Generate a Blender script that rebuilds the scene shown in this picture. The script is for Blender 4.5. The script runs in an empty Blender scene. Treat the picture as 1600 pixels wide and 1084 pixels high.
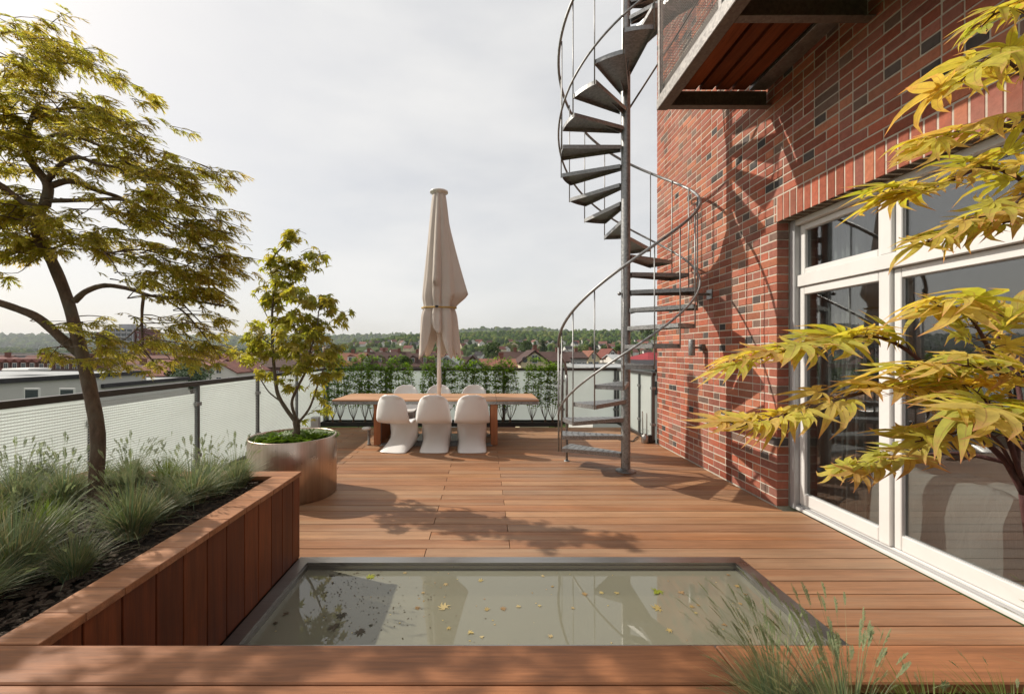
import bpy, math, random
import numpy as np
from mathutils import Vector, Matrix
R = math.radians
rnd = random.Random(11)
nr = np.random.RandomState(5)
SC = bpy.context.scene
COL = SC.collection

# ---------------------------------------------------------------- camera, sky, sun, exposure
EYE = 1.51
FOC = 650.0 / 1600.0            # focal length over picture width
cam_d = bpy.data.cameras.new('camera')
cam_d.sensor_fit = 'HORIZONTAL'
cam_d.sensor_width = 36.0
cam_d.lens = 36.0 * FOC
cam_d.shift_x = 43.5 / 1600.0
cam_d.shift_y = 7.0 / 1600.0
cam_d.clip_start = 0.05
cam_d.clip_end = 20000
cam = bpy.data.objects.new('camera', cam_d)
COL.objects.link(cam)
cam.location = (0, 0, EYE)
cam.rotation_euler = (R(90), 0, 0)
SC.camera = cam

SUN_DIR = Vector((1.0, -0.385, -0.87)).normalized()     # the way the light travels
sun_el = math.asin(-SUN_DIR.z)
sun_az = math.atan2(-SUN_DIR.x, -SUN_DIR.y)             # from +Y towards +X
world = bpy.data.worlds.new('World')
SC.world = world
world.use_nodes = True
wt = world.node_tree
for n in list(wt.nodes):
    wt.nodes.remove(n)
def wn(t, **k):
    n = wt.nodes.new(t)
    for a, b in k.items():
        setattr(n, a, b)
    return n
w_out = wn('ShaderNodeOutputWorld')
w_bg = wn('ShaderNodeBackground')
w_bg.inputs['Strength'].default_value = 0.1
w_sky = wn('ShaderNodeTexSky', sky_type='NISHITA', sun_disc=False)
w_sky.sun_elevation = sun_el
w_sky.sun_rotation = sun_az
w_sky.altitude = 200
w_sky.air_density = 1.0
w_sky.dust_density = 3.5
w_sky.ozone_density = 1.0
w_tc = wn('ShaderNodeTexCoord')
w_map = wn('ShaderNodeMapping')
w_map.inputs['Scale'].default_value = (1.2, 1.2, 3.6)
w_noise = wn('ShaderNodeTexNoise')
w_noise.inputs['Scale'].default_value = 1.6
w_noise.inputs['Detail'].default_value = 6
w_noise.inputs['Roughness'].default_value = 0.55
w_ramp = wn('ShaderNodeMapRange')
w_ramp.inputs['From Min'].default_value = 0.3
w_ramp.inputs['From Max'].default_value = 0.7
w_ramp.inputs['To Min'].default_value = 0.60
w_ramp.inputs['To Max'].default_value = 0.86
w_mix = wn('ShaderNodeMixRGB')
w_mix.inputs['Color2'].default_value = (9.7, 9.55, 9.25, 1)   # thin white cloud veil
L = wt.links.new
L(w_tc.outputs['Generated'], w_map.inputs['Vector'])
L(w_map.outputs['Vector'], w_noise.inputs['Vector'])
L(w_noise.outputs['Fac'], w_ramp.inputs['Value'])
L(w_ramp.outputs['Result'], w_mix.inputs['Fac'])
L(w_sky.outputs['Color'], w_mix.inputs['Color1'])
L(w_mix.outputs['Color'], w_bg.inputs['Color'])
L(w_bg.outputs['Background'], w_out.inputs['Surface'])

sun_d = bpy.data.lights.new('sun', 'SUN')
sun_d.energy = 4.9
sun_d.angle = R(0.6)
sun_d.color = (1.0, 0.92, 0.81)
sun = bpy.data.objects.new('sun', sun_d)
COL.objects.link(sun)
sun.location = (-10, 5, 12)
sun.rotation_euler = SUN_DIR.to_track_quat('-Z', 'Y').to_euler()

SC.view_settings.view_transform = 'Standard'
SC.view_settings.look = 'None'
SC.view_settings.exposure = 0.0
SC.view_settings.gamma = 1.0
SC.view_settings.use_curve_mapping = False
SC.render.engine = 'CYCLES'
SC.cycles.use_denoising = True
SC.cycles.max_bounces = 8
SC.cycles.transparent_max_bounces = 16
SC.cycles.volume_bounces = 0
SC.cycles.sample_clamp_indirect = 6
SC.cycles.caustics_reflective = False
SC.cycles.caustics_refractive = False

# ---------------------------------------------------------------- helpers
def at(px, py, Y):
    """the place a given distance ahead of the camera that shows at this photo pixel"""
    return Vector(((px - 756.5) * Y / 650.0, Y, EYE - (py - 549.0) * Y / 650.0))

def tag(o, label=None, cat=None, group=None, kind=None):
    if label: o['label'] = label
    if cat: o['category'] = cat
    if group: o['group'] = group
    if kind: o['kind'] = kind
    return o

def thing(name, label, cat, loc=(0, 0, 0), rz=0.0, group=None, kind=None):
    o = bpy.data.objects.new(name, None)
    o.empty_display_size = 0.2
    COL.objects.link(o)
    o.location = loc
    o.rotation_euler = (0, 0, rz)
    return tag(o, label, cat, group, kind)

def obj_from(name, me, parent=None, loc=None, rot=None, scale=None):
    o = bpy.data.objects.new(name, me)
    COL.objects.link(o)
    if parent: o.parent = parent
    if loc is not None: o.location = loc
    if rot is not None: o.rotation_euler = rot
    if scale is not None: o.scale = scale if hasattr(scale, '__len__') else (scale,) * 3
    return o

def kids(o):
    return list(o.children)

def copy_tree(o, parent=None):
    c = o.copy()
    COL.objects.link(c)
    if parent: c.parent = parent
    for ch in kids(o):
        copy_tree(ch, c)
    return c

class MB:
    def __init__(s):
        s.v = []; s.f = []; s.m = []; s.sm = []
    def add(s, vs, fs, mi=0, smooth=False):
        b = len(s.v)
        s.v += [tuple(p) for p in vs]
        for f in fs:
            s.f.append(tuple(b + i for i in f)); s.m.append(mi); s.sm.append(smooth)
        return s
    def box(s, x0, x1, y0, y1, z0, z1, mi=0, M=None):
        vs = [Vector(p) for p in ((x0,y0,z0),(x1,y0,z0),(x1,y1,z0),(x0,y1,z0),(x0,y0,z1),(x1,y0,z1),(x1,y1,z1),(x0,y1,z1))]
        if M is not None: vs = [M @ p for p in vs]
        return s.add(vs, ((0,3,2,1),(4,5,6,7),(0,1,5,4),(1,2,6,5),(2,3,7,6),(3,0,4,7)), mi)
    def bbox(s, x0, x1, y0, y1, z0, z1, b=0.003, mi=0, M=None):
        """box with chamfered edges"""
        vs = []; idx = {}
        X = (x0, x1); Y = (y0, y1); Z = (z0, z1)
        for i in (0, 1):
            for j in (0, 1):
                for k in (0, 1):
                    sx = b if i == 0 else -b; sy = b if j == 0 else -b; sz = b if k == 0 else -b
                    for a in range(3):
                        p = Vector((X[i] + (0 if a == 0 else sx), Y[j] + (0 if a == 1 else sy), Z[k] + (0 if a == 2 else sz)))
                        idx[(i, j, k, a)] = len(vs)
                        vs.append(M @ p if M is not None else p)
        g = lambda *t: idx[t]
        fs = []
        for i in (0, 1):
            q = [g(i,0,0,0), g(i,1,0,0), g(i,1,1,0), g(i,0,1,0)]
            fs.append(q if i == 1 else q[::-1])
            q = [g(0,i,0,1), g(0,i,1,1), g(1,i,1,1), g(1,i,0,1)]
            fs.append(q if i == 1 else q[::-1])
            q = [g(0,0,i,2), g(1,0,i,2), g(1,1,i,2), g(0,1,i,2)]
            fs.append(q if i == 1 else q[::-1])
        for i in (0, 1):
            for j in (0, 1):
                q = [g(i,j,0,0), g(i,j,1,0), g(i,j,1,1), g(i,j,0,1)]
                fs.append(q if (i + j) % 2 == 0 else q[::-1])
                q = [g(i,0,j,0), g(i,0,j,2), g(i,1,j,2), g(i,1,j,0)]
                fs.append(q if (i + j) % 2 == 0 else q[::-1])
                q = [g(0,i,j,1), g(1,i,j,1), g(1,i,j,2), g(0,i,j,2)]
                fs.append(q if (i + j) % 2 == 0 else q[::-1])
                for k in (0, 1):
                    t = [g(i,j,k,0), g(i,j,k,1), g(i,j,k,2)]
                    fs.append(t if (i + j + k) % 2 == 1 else t[::-1])
        return s.add(vs, fs, mi)
    def tube(s, pts, rad, n=8, mi=0, caps=True):
        pts = [Vector(p) for p in pts]
        if not hasattr(rad, '__len__'): rad = [rad] * len(pts)
        vs = []; fs = []; ref = None
        for i, p in enumerate(pts):
            d = (pts[min(i + 1, len(pts) - 1)] - pts[max(i - 1, 0)])
            if d.length < 1e-9: d = Vector((0, 0, 1))
            d.normalize()
            if ref is None:
                ref = Vector((1, 0, 0)) if abs(d.x) < 0.8 else Vector((0, 1, 0))
            u = (ref - d * ref.dot(d)).normalized(); w = d.cross(u); ref = u
            for k in range(n):
                a = 2 * math.pi * k / n
                vs.append(p + (u * math.cos(a) + w * math.sin(a)) * rad[i])
        for i in range(len(pts) - 1):
            for k in range(n):
                a = i * n + k; b = i * n + (k + 1) % n
                fs.append((a, b, b + n, a + n))
        s.add(vs, fs, mi, True)
        if caps:
            s.add([], [], mi)
            b0 = len(s.v) - len(vs)
            s.f.append(tuple(b0 + k for k in range(n))[::-1]); s.m.append(mi); s.sm.append(False)
            e = b0 + (len(pts) - 1) * n
            s.f.append(tuple(e + k for k in range(n))); s.m.append(mi); s.sm.append(False)
        return s
    def lathe(s, prof, n=24, c=(0, 0, 0), mi=0, smooth=True):
        vs = []; fs = []
        for (r, z) in prof:
            for k in range(n):
                a = 2 * math.pi * k / n
                vs.append((c[0] + r * math.cos(a), c[1] + r * math.sin(a), c[2] + z))
        for i in range(len(prof) - 1):
            for k in range(n):
                a = i * n + k; b = i * n + (k + 1) % n
                fs.append((a, b, b + n, a + n))
        return s.add(vs, fs, mi, smooth)
    def disc(s, r, z, n=24, c=(0, 0), mi=0, down=False):
        vs = [(c[0] + r * math.cos(2*math.pi*k/n), c[1] + r * math.sin(2*math.pi*k/n), z) for k in range(n)]
        f = tuple(range(n))
        return s.add(vs, [f[::-1] if down else f], mi)
    def prism(s, poly, axis, a0, a1, mi=0):
        """poly: 2-D points; axis 'x','y','z' the way it is pushed out"""
        def mk(p, t):
            return {'x': (t, p[0], p[1]), 'y': (p[0], t, p[1]), 'z': (p[0], p[1], t)}[axis]
        n = len(poly)
        vs = [mk(p, a0) for p in poly] + [mk(p, a1) for p in poly]
        fs = [tuple(range(n))[::-1], tuple(range(n, 2*n))] + [(i, (i+1) % n, n + (i+1) % n, n + i) for i in range(n)]
        return s.add(vs, fs, mi)
    def mesh(s, name, mats):
        me = bpy.data.meshes.new(name)
        me.from_pydata(s.v, [], s.f)
        for m in (mats if isinstance(mats, (list, tuple)) else [mats]):
            me.materials.append(m)
        me.polygons.foreach_set('material_index', s.m)
        me.polygons.foreach_set('use_smooth', s.sm)
        me.update()
        return me
    def build(s, name, mats, parent=None, **k):
        return obj_from(name, s.mesh(name, mats), parent, **k)

def tri_mesh(name, V, F, mat, uv=None, smooth=False):
    V = np.ascontiguousarray(V, dtype=np.float32); F = np.ascontiguousarray(F, dtype=np.int32)
    me = bpy.data.meshes.new(name)
    me.vertices.add(len(V)); me.vertices.foreach_set('co', V.ravel())
    me.loops.add(F.size); me.loops.foreach_set('vertex_index', F.ravel())
    me.polygons.add(len(F)); me.polygons.foreach_set('loop_start', np.arange(0, F.size, 3, dtype=np.int32))
    if smooth: me.polygons.foreach_set('use_smooth', np.ones(len(F), dtype=bool))
    me.update(calc_edges=True)
    if uv is not None:
        ul = me.uv_layers.new(name='UVMap')
        ul.data.foreach_set('uv', np.ascontiguousarray(uv[F.ravel()], dtype=np.float32).ravel())
    me.materials.append(mat)
    return me

def join_many(templates, items):
    """items: list of (template index, 4x4 matrix). returns V, F, UV"""
    Vs = []; Fs = []; Us = []; off = 0
    by = {}
    for ti, M in items:
        by.setdefault(ti, []).append(np.array(M, dtype=np.float32))
    for ti, Ms in by.items():
        V, F, U = templates[ti]
        Ms = np.stack(Ms)
        W = np.einsum('nij,vj->nvi', Ms[:, :3, :3], V) + Ms[:, None, :3, 3]
        n = len(Ms); nv = len(V)
        Vs.append(W.reshape(-1, 3))
        Fs.append((F[None] + (np.arange(n) * nv)[:, None, None] + off).reshape(-1, 3))
        Us.append(np.tile(U, (n, 1)))
        off += n * nv
    return np.concatenate(Vs), np.concatenate(Fs), np.concatenate(Us)

def frame_mat(pos, d, nrm, size):
    """matrix that lays a leaf: +Y along d, +Z along nrm"""
    d = Vector(d).normalized(); nrm = Vector(nrm)
    x = d.cross(nrm)
    if x.length < 1e-5: x = d.cross(Vector((0.3, 0.8, 0.5)))
    x.normalize(); z = x.cross(d)
    M = Matrix(((x.x, d.x, z.x, pos[0]), (x.y, d.y, z.y, pos[1]), (x.z, d.z, z.z, pos[2]), (0, 0, 0, 1)))
    return M @ Matrix.Scale(size, 4)

def in_view(p, mx=0.03):
    if p[1] < 0.1: return False
    u = 756.5 + 650 * p[0] / p[1]; v = 549 - 650 * (p[2] - EYE) / p[1]
    return -1600 * mx < u < 1600 * (1 + mx) and -1084 * mx < v < 1084 * (1 + mx)

def curve_pts(pts, n=6):
    """Catmull-Rom through the points"""
    P = [Vector(p) for p in pts]
    if len(P) < 3: return P
    P = [P[0] * 2 - P[1]] + P + [P[-1] * 2 - P[-2]]
    out = []
    for i in range(1, len(P) - 2):
        for k in range(n):
            t = k / n
            out.append(0.5 * ((2*P[i]) + (P[i+1]-P[i-1])*t + (2*P[i-1]-5*P[i]+4*P[i+1]-P[i+2])*t*t + (3*P[i]-P[i-1]-3*P[i+1]+P[i+2])*t**3))
    out.append(P[-2])
    return out

# ---------------------------------------------------------------- materials
def newmat(name):
    m = bpy.data.materials.new(name); m.use_nodes = True
    nt = m.node_tree
    for n in list(nt.nodes): nt.nodes.remove(n)
    out = nt.nodes.new('ShaderNodeOutputMaterial')
    b = nt.nodes.new('ShaderNodeBsdfPrincipled')
    nt.links.new(b.outputs[0], out.inputs['Surface'])
    return m, nt, b, out
def nd(nt, t, ins=None, **k):
    n = nt.nodes.new(t)
    for a, v in k.items(): setattr(n, a, v)
    for a, v in (ins or {}).items():
        if hasattr(v, 'is_output'): nt.links.new(v, n.inputs[a])
        else: n.inputs[a].default_value = v
    return n
def rgba(c): return (c[0], c[1], c[2], 1)
def ramp(nt, fac, stops):
    r = nd(nt, 'ShaderNodeValToRGB', {'Fac': fac})
    e = r.color_ramp.elements
    e[0].position, e[0].color = stops[0][0], rgba(stops[0][1])
    e[1].position, e[1].color = stops[-1][0], rgba(stops[-1][1])
    for p, c in stops[1:-1]:
        x = e.new(p); x.color = rgba(c)
    return r.outputs['Color']
def bump(nt, b, h, strength=0.3, dist=0.01):
    n = nd(nt, 'ShaderNodeBump', {'Height': h, 'Strength': strength, 'Distance': dist})
    nt.links.new(n.outputs[0], b.inputs['Normal'])

def plain(name, col, rough=0.5, metal=0.0, var=0.12, scale=8.0, spec=0.5, bmp=0.0, coords='Object', stretch=(1, 1, 1)):
    m, nt, b, out = newmat(name)
    tc = nd(nt, 'ShaderNodeTexCoord')
    mp = nd(nt, 'ShaderNodeMapping', {'Vector': tc.outputs[coords], 'Scale': stretch})
    no = nd(nt, 'ShaderNodeTexNoise', {'Vector': mp.outputs[0], 'Scale': scale, 'Detail': 5, 'Roughness': 0.6})
    lo = tuple(c * (1 - var) for c in col); hi = tuple(min(1, c * (1 + var)) for c in col)
    c = ramp(nt, no.outputs['Fac'], [(0.3, lo), (0.7, hi)])
    nt.links.new(c, b.inputs['Base Color'])
    rr = nd(nt, 'ShaderNodeMapRange', {'Value': no.outputs['Fac'], 'To Min': rough * 0.85, 'To Max': min(1, rough * 1.15)})
    nt.links.new(rr.outputs[0], b.inputs['Roughness'])
    b.inputs['Metallic'].default_value = metal
    b.inputs['Specular IOR Level'].default_value = spec
    if bmp: bump(nt, b, no.outputs['Fac'], bmp, 0.02)
    return m

def wood(name, cols, axis='X', rough=0.55, grain=1.0, spec=0.35, spread=0.8, wear=None):
    """plank wood: every board gets its own tone and grain"""
    m, nt, b, out = newmat(name)
    tc = nd(nt, 'ShaderNodeTexCoord'); oi = nd(nt, 'ShaderNodeObjectInfo')
    sc = {'X': (1.2, 22, 22), 'Y': (22, 1.2, 22), 'Z': (22, 22, 1.2)}[axis]
    off = nd(nt, 'ShaderNodeVectorMath', {0: (37.0, 91.0, 53.0)}, operation='SCALE')
    nt.links.new(oi.outputs['Random'], off.inputs['Scale'])
    ad = nd(nt, 'ShaderNodeVectorMath', {0: tc.outputs['Object'], 1: off.outputs[0]}, operation='ADD')
    mp = nd(nt, 'ShaderNodeMapping', {'Vector': ad.outputs[0], 'Scale': sc})
    n1 = nd(nt, 'ShaderNodeTexNoise', {'Vector': mp.outputs[0], 'Scale': 1.0 * grain, 'Detail': 4, 'Roughness': 0.55, 'Distortion': 0.6})
    n2 = nd(nt, 'ShaderNodeTexNoise', {'Vector': mp.outputs[0], 'Scale': 7.0 * grain, 'Detail': 3, 'Roughness': 0.7})
    n3 = nd(nt, 'ShaderNodeTexNoise', {'Vector': ad.outputs[0], 'Scale': 2.2, 'Detail': 4})
    base = ramp(nt, oi.outputs['Random'], [(i / (len(cols) - 1), c) for i, c in enumerate(cols)])
    g1 = nd(nt, 'ShaderNodeMapRange', {'Value': n1.outputs['Fac'], 'From Min': 0.3, 'From Max': 0.7, 'To Min': 1 - 0.22 * spread, 'To Max': 1 + 0.16 * spread})
    g2 = nd(nt, 'ShaderNodeMapRange', {'Value': n2.outputs['Fac'], 'From Min': 0.3, 'From Max': 0.7, 'To Min': 1 - 0.18 * spread, 'To Max': 1 + 0.12 * spread})
    g3 = nd(nt, 'ShaderNodeMapRange', {'Value': n3.outputs['Fac'], 'From Min': 0.3, 'From Max': 0.7, 'To Min': 0.9, 'To Max': 1.1})
    k = nd(nt, 'ShaderNodeMath', {0: g1.outputs[0], 1: g2.outputs[0]}, operation='MULTIPLY')
    k = nd(nt, 'ShaderNodeMath', {0: k.outputs[0], 1: g3.outputs[0]}, operation='MULTIPLY')
    v = nd(nt, 'ShaderNodeVectorMath', {0: base}, operation='SCALE')
    nt.links.new(k.outputs[0], v.inputs['Scale'])
    col = v.outputs[0]
    if wear is not None:
        n4 = nd(nt, 'ShaderNodeTexNoise', {'Vector': mp.outputs[0], 'Scale': 0.35, 'Detail': 5, 'Roughness': 0.65})
        wf = nd(nt, 'ShaderNodeMapRange', {'Value': n4.outputs['Fac'], 'From Min': 0.48, 'From Max': 0.75, 'To Min': 0.0, 'To Max': 0.7})
        mx = nd(nt, 'ShaderNodeMixRGB', {'Fac': wf.outputs[0], 'Color1': col, 'Color2': rgba(wear)})
        col = mx.outputs[0]
    nt.links.new(col, b.inputs['Base Color'])
    rr = nd(nt, 'ShaderNodeMapRange', {'Value': n2.outputs['Fac'], 'To Min': rough - 0.1, 'To Max': rough + 0.15})
    nt.links.new(rr.outputs[0], b.inputs['Roughness'])
    b.inputs['Specular IOR Level'].default_value = spec
    bump(nt, b, n2.outputs['Fac'], 0.25, 0.002)
    return m

def foliage_mat(name, cols, tip=None, trans=0.45, rough=0.45, spec=0.3):
    """leaf: tone varies leaf by leaf, light comes through; tip colour runs along the lobe"""
    m, nt, b, out = newmat(name)
    ge = nd(nt, 'ShaderNodeNewGeometry'); oi = nd(nt, 'ShaderNodeObjectInfo')
    s = nd(nt, 'ShaderNodeMath', {0: ge.outputs['Random Per Island'], 1: oi.outputs['Random']}, operation='ADD')
    s = nd(nt, 'ShaderNodeMath', {0: s.outputs[0]}, operation='FRACT')
    c = ramp(nt, s.outputs[0], [(i / (len(cols) - 1), q) for i, q in enumerate(cols)])
    tc = nd(nt, 'ShaderNodeTexCoord')
    no = nd(nt, 'ShaderNodeTexNoise', {'Vector': tc.outputs['UV'], 'Scale': 5.0, 'Detail': 3})
    if tip is not None:
        uvs = nd(nt, 'ShaderNodeSeparateXYZ', {0: tc.outputs['UV']})
        e = nd(nt, 'ShaderNodeMath', {0: uvs.outputs[0], 1: uvs.outputs[1]}, operation='MAXIMUM')
        f = nd(nt, 'ShaderNodeMath', {0: no.outputs['Fac'], 1: 0.5}, operation='SUBTRACT')
        f = nd(nt, 'ShaderNodeMath', {0: f.outputs[0], 1: e.outputs[0]}, operation='ADD')
        f2 = nd(nt, 'ShaderNodeMapRange', {'Value': f.outputs[0], 'From Min': 0.60, 'From Max': 1.05, 'To Min': 0, 'To Max': 0.8})
        mx = nd(nt, 'ShaderNodeMixRGB', {'Fac': f2.outputs[0], 'Color1': c, 'Color2': rgba(tip)})
        c = mx.outputs[0]
        vf = nd(nt, 'ShaderNodeMapRange', {'Value': uvs.outputs[1], 'From Min': .0, 'From Max': .07, 'To Min': .55, 'To Max': 0})
        mv = nd(nt, 'ShaderNodeMixRGB', {'Fac': vf.outputs[0], 'Color1': c, 'Color2': rgba(tuple(.5 * x for x in tip))}); c = mv.outputs[0]
    pn = nd(nt, 'ShaderNodeTexNoise', {'Vector': ge.outputs['Position'], 'Scale': 45.0 if tip is not None else 6.0, 'Detail': 4, 'Roughness': .65})
    pk = nd(nt, 'ShaderNodeMapRange', {'Value': pn.outputs['Fac'], 'From Min': .3, 'From Max': .7, 'To Min': .78, 'To Max': 1.2})
    pv_ = nd(nt, 'ShaderNodeVectorMath', {0: c}, operation='SCALE'); nt.links.new(pk.outputs[0], pv_.inputs['Scale']); c = pv_.outputs[0]
    nt.links.new(c, b.inputs['Base Color'])
    b.inputs['Roughness'].default_value = rough
    b.inputs['Specular IOR Level'].default_value = spec
    tr = nd(nt, 'ShaderNodeBsdfTranslucent')
    hs = nd(nt, 'ShaderNodeHueSaturation', {'Saturation': 1.15, 'Value': 1.5, 'Color': c})
    nt.links.new(hs.outputs[0], tr.inputs['Color'])
    ms = nd(nt, 'ShaderNodeMixShader', {0: trans, 1: b.outputs[0], 2: tr.outputs[0]})
    nt.links.new(ms.outputs[0], out.inputs['Surface'])
    return m

M = {}
M['deck'] = wood('deck_wood', [(.315,.155,.074), (.25,.115,.054), (.38,.205,.105), (.29,.165,.095), (.33,.145,.062), (.245,.135,.078), (.35,.175,.080)], 'X', 0.5, 1.0, 0.35, 1.0, wear=(.37,.25,.155))
M['cap_x'] = wood('cap_wood', [(.39,.180,.085), (.34,.150,.068), (.43,.21,.108), (.37,.168,.08)], 'X', 0.5, 1.0, .35, 1.4)
M['bench'] = wood('bench_wood', [(.31,.130,.056), (.275,.115,.050), (.34,.142,.062)], 'X', 0.5, 0.8, .35, 1.3)
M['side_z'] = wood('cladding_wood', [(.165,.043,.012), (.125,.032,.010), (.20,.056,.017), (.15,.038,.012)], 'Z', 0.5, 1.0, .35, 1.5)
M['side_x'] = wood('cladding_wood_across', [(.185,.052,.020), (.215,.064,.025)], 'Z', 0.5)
M['table'] = wood('table_wood', [(.47,.255,.135), (.43,.225,.115), (.50,.28,.15)], 'X', 0.45, 0.8, 0.4, 0.7)
M['table_leg'] = wood('table_leg_wood', [(.33,.12,.05), (.36,.14,.06)], 'Z', 0.5)
M['soffit'] = wood('soffit_board', [(.22,.060,.020), (.16,.045,.016), (.27,.080,.028)], 'Y', 0.7, 0.6, 0.2, 1.6)
M['parquet'] = wood('parquet', [(.16,.09,.05), (.20,.11,.06), (.13,.075,.04)], 'Y', 0.4)

def galv(name, col, rough=0.42, metal=0.75, var=0.3, sc=14.0):
    m, nt, b, out = newmat(name)
    tc = nd(nt, 'ShaderNodeTexCoord')
    vo = nd(nt, 'ShaderNodeTexVoronoi', {'Vector': tc.outputs['Object'], 'Scale': sc * 4})
    no = nd(nt, 'ShaderNodeTexNoise', {'Vector': tc.outputs['Object'], 'Scale': sc * 0.6, 'Detail': 6, 'Roughness': 0.7})
    a = nd(nt, 'ShaderNodeMath', {0: vo.outputs['Color'], 1: no.outputs['Fac']}, operation='ADD')
    a = nd(nt, 'ShaderNodeMath', {0: a.outputs[0], 1: 0.5}, operation='MULTIPLY')
    c = ramp(nt, a.outputs[0], [(0.25, tuple(x * (1 - var) for x in col)), (0.75, tuple(min(1, x * (1 + var)) for x in col))])
    nt.links.new(c, b.inputs['Base Color'])
    rr = nd(nt, 'ShaderNodeMapRange', {'Value': a.outputs[0], 'To Min': rough - 0.1, 'To Max': rough + 0.2})
    nt.links.new(rr.outputs[0], b.inputs['Roughness'])
    b.inputs['Metallic'].default_value = metal
    return m
M['galv'] = galv('galvanised_steel', (.29,.29,.285))
M['galv_dark'] = galv('weathered_steel', (.17,.145,.125), 0.55, 0.5)
M['balcony'] = galv('balcony_steel', (.36,.34,.32), 0.5, 0.5)
M['rail'] = plain('dark_bronze_rail', (.055,.046,.04), 0.38, 0.4, 0.15)
M['fpost'] = plain('grey_fence_post', (.12,.125,.125), 0.45, 0.5)
M['meshmetal'] = plain('expanded_metal', (.60,.61,.59), 0.5, 0.0, 0.06)
M['meshdark'] = plain('dark_expanded_metal', (.14,.13,.12), 0.5, 0.5, 0.1)
M['black'] = plain('black_trough_paint', (.018,.018,.018), 0.5)
M['white_plastic'] = plain('white_plastic', (.80,.785,.76), 0.32, 0, 0.03, 3, 0.5)
M['white_paint'] = plain('white_frame_paint', (.66,.65,.625), 0.35, 0, 0.03, 5, 0.5)
M['grey_frame'] = plain('grey_frame_trim', (.42,.42,.42), 0.45, 0.2, 0.05)
M['soil'] = plain('bark_mulch', (.030,.024,.019), 0.95, 0, 0.6, 40, 0.2, 0.8)
M['chips'] = plain('bark_chip', (.060,.045,.033), 0.9, 0, 0.5, 12, 0.2)
M['mortar'] = plain('mortar', (.51,.45,.37), 0.95, 0, 0.18, 9, 0.1, 0.3)
M['slab'] = plain('roof_membrane', (.03,.028,.027), 0.9)
M['canvas'] = None

# brushed steel for the pot and the basin rim
def brushed(name, col, rough, stretch, aniso=0.0, metal=1.0):
    m, nt, b, out = newmat(name)
    tc = nd(nt, 'ShaderNodeTexCoord')
    mp = nd(nt, 'ShaderNodeMapping', {'Vector': tc.outputs['Object'], 'Scale': stretch})
    no = nd(nt, 'ShaderNodeTexNoise', {'Vector': mp.outputs[0], 'Scale': 3.0, 'Detail': 5, 'Roughness': 0.7})
    n2 = nd(nt, 'ShaderNodeTexNoise', {'Vector': tc.outputs['Object'], 'Scale': 4.0, 'Detail': 5, 'Roughness': 0.6})
    c = ramp(nt, no.outputs['Fac'], [(0.3, tuple(x * 0.86 for x in col)), (0.7, tuple(min(1, x * 1.1) for x in col))])
    nt.links.new(c, b.inputs['Base Color'])
    rr = nd(nt, 'ShaderNodeMapRange', {'Value': n2.outputs['Fac'], 'From Min': 0.3, 'From Max': 0.7, 'To Min': rough * 0.75, 'To Max': rough * 1.3})
    nt.links.new(rr.outputs[0], b.inputs['Roughness'])
    b.inputs['Metallic'].default_value = metal
    b.inputs['Anisotropic'].default_value = aniso
    bump(nt, b, no.outputs['Fac'], 0.05, 0.001)
    return m
M['pot'] = brushed('brushed_steel_pot', (.52,.41,.335), 0.32, (14, 14, 0.4), 0.5)
M['rim'] = brushed('brushed_steel_rim', (.36,.345,.325), 0.35, (1, 30, 30))
M['basin'] = plain('basin_lining', (.36,.34,.28), 0.7, 0, 0.25, 3)

def frosted(name, col, trans=0.5):
    m, nt, b, out = newmat(name)
    tc = nd(nt, 'ShaderNodeTexCoord')
    no = nd(nt, 'ShaderNodeTexNoise', {'Vector': tc.outputs['Object'], 'Scale': 1.3, 'Detail': 6, 'Roughness': 0.6})
    c = ramp(nt, no.outputs['Fac'], [(0.3, tuple(x * 0.92 for x in col)), (0.7, col)])
    nt.links.new(c, b.inputs['Base Color'])
    b.inputs['Roughness'].default_value = 0.35
    tr = nd(nt, 'ShaderNodeBsdfTranslucent'); nt.links.new(c, tr.inputs['Color'])
    ms = nd(nt, 'ShaderNodeMixShader', {0: trans, 1: b.outputs[0], 2: tr.outputs[0]})
    nt.links.new(ms.outputs[0], out.inputs['Surface'])
    return m
M['frost'] = frosted('frosted_glass', (.87,.905,.885), 0.72)

def schlick(nt, f0, normal=None):
    lw = nd(nt, 'ShaderNodeLayerWeight', {'Blend': 0.5})
    if normal is not None: nt.links.new(normal, lw.inputs['Normal'])
    p = nd(nt, 'ShaderNodeMath', {0: lw.outputs['Facing'], 1: 5.0}, operation='POWER')
    return nd(nt, 'ShaderNodeMath', {0: p.outputs[0], 1: 1 - f0, 2: f0}, operation='MULTIPLY_ADD').outputs[0]

def clear_glass(name, tint=(.80,.84,.83), ior=.08, rough=0.0):
    m, nt, b, out = newmat(name)
    nt.nodes.remove(b)
    t = nd(nt, 'ShaderNodeBsdfTransparent', {'Color': rgba(tint)})
    g = nd(nt, 'ShaderNodeBsdfGlossy', {'Color': (1, 1, 1, 1), 'Roughness': rough})
    tc = nd(nt, 'ShaderNodeTexCoord')
    no = nd(nt, 'ShaderNodeTexNoise', {'Vector': tc.outputs['Object'], 'Scale': 0.8, 'Detail': 1})
    bp = nd(nt, 'ShaderNodeBump', {'Height': no.outputs['Fac'], 'Strength': 0.04, 'Distance': 0.02})
    nt.links.new(bp.outputs[0], g.inputs['Normal'])
    ms = nd(nt, 'ShaderNodeMixShader', {0: schlick(nt, ior), 1: t.outputs[0], 2: g.outputs[0]})
    nt.links.new(ms.outputs[0], out.inputs['Surface'])
    return m
M['pane'] = clear_glass('window_glass', (.71,.735,.73), .13)
M['water'] = None
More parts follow.
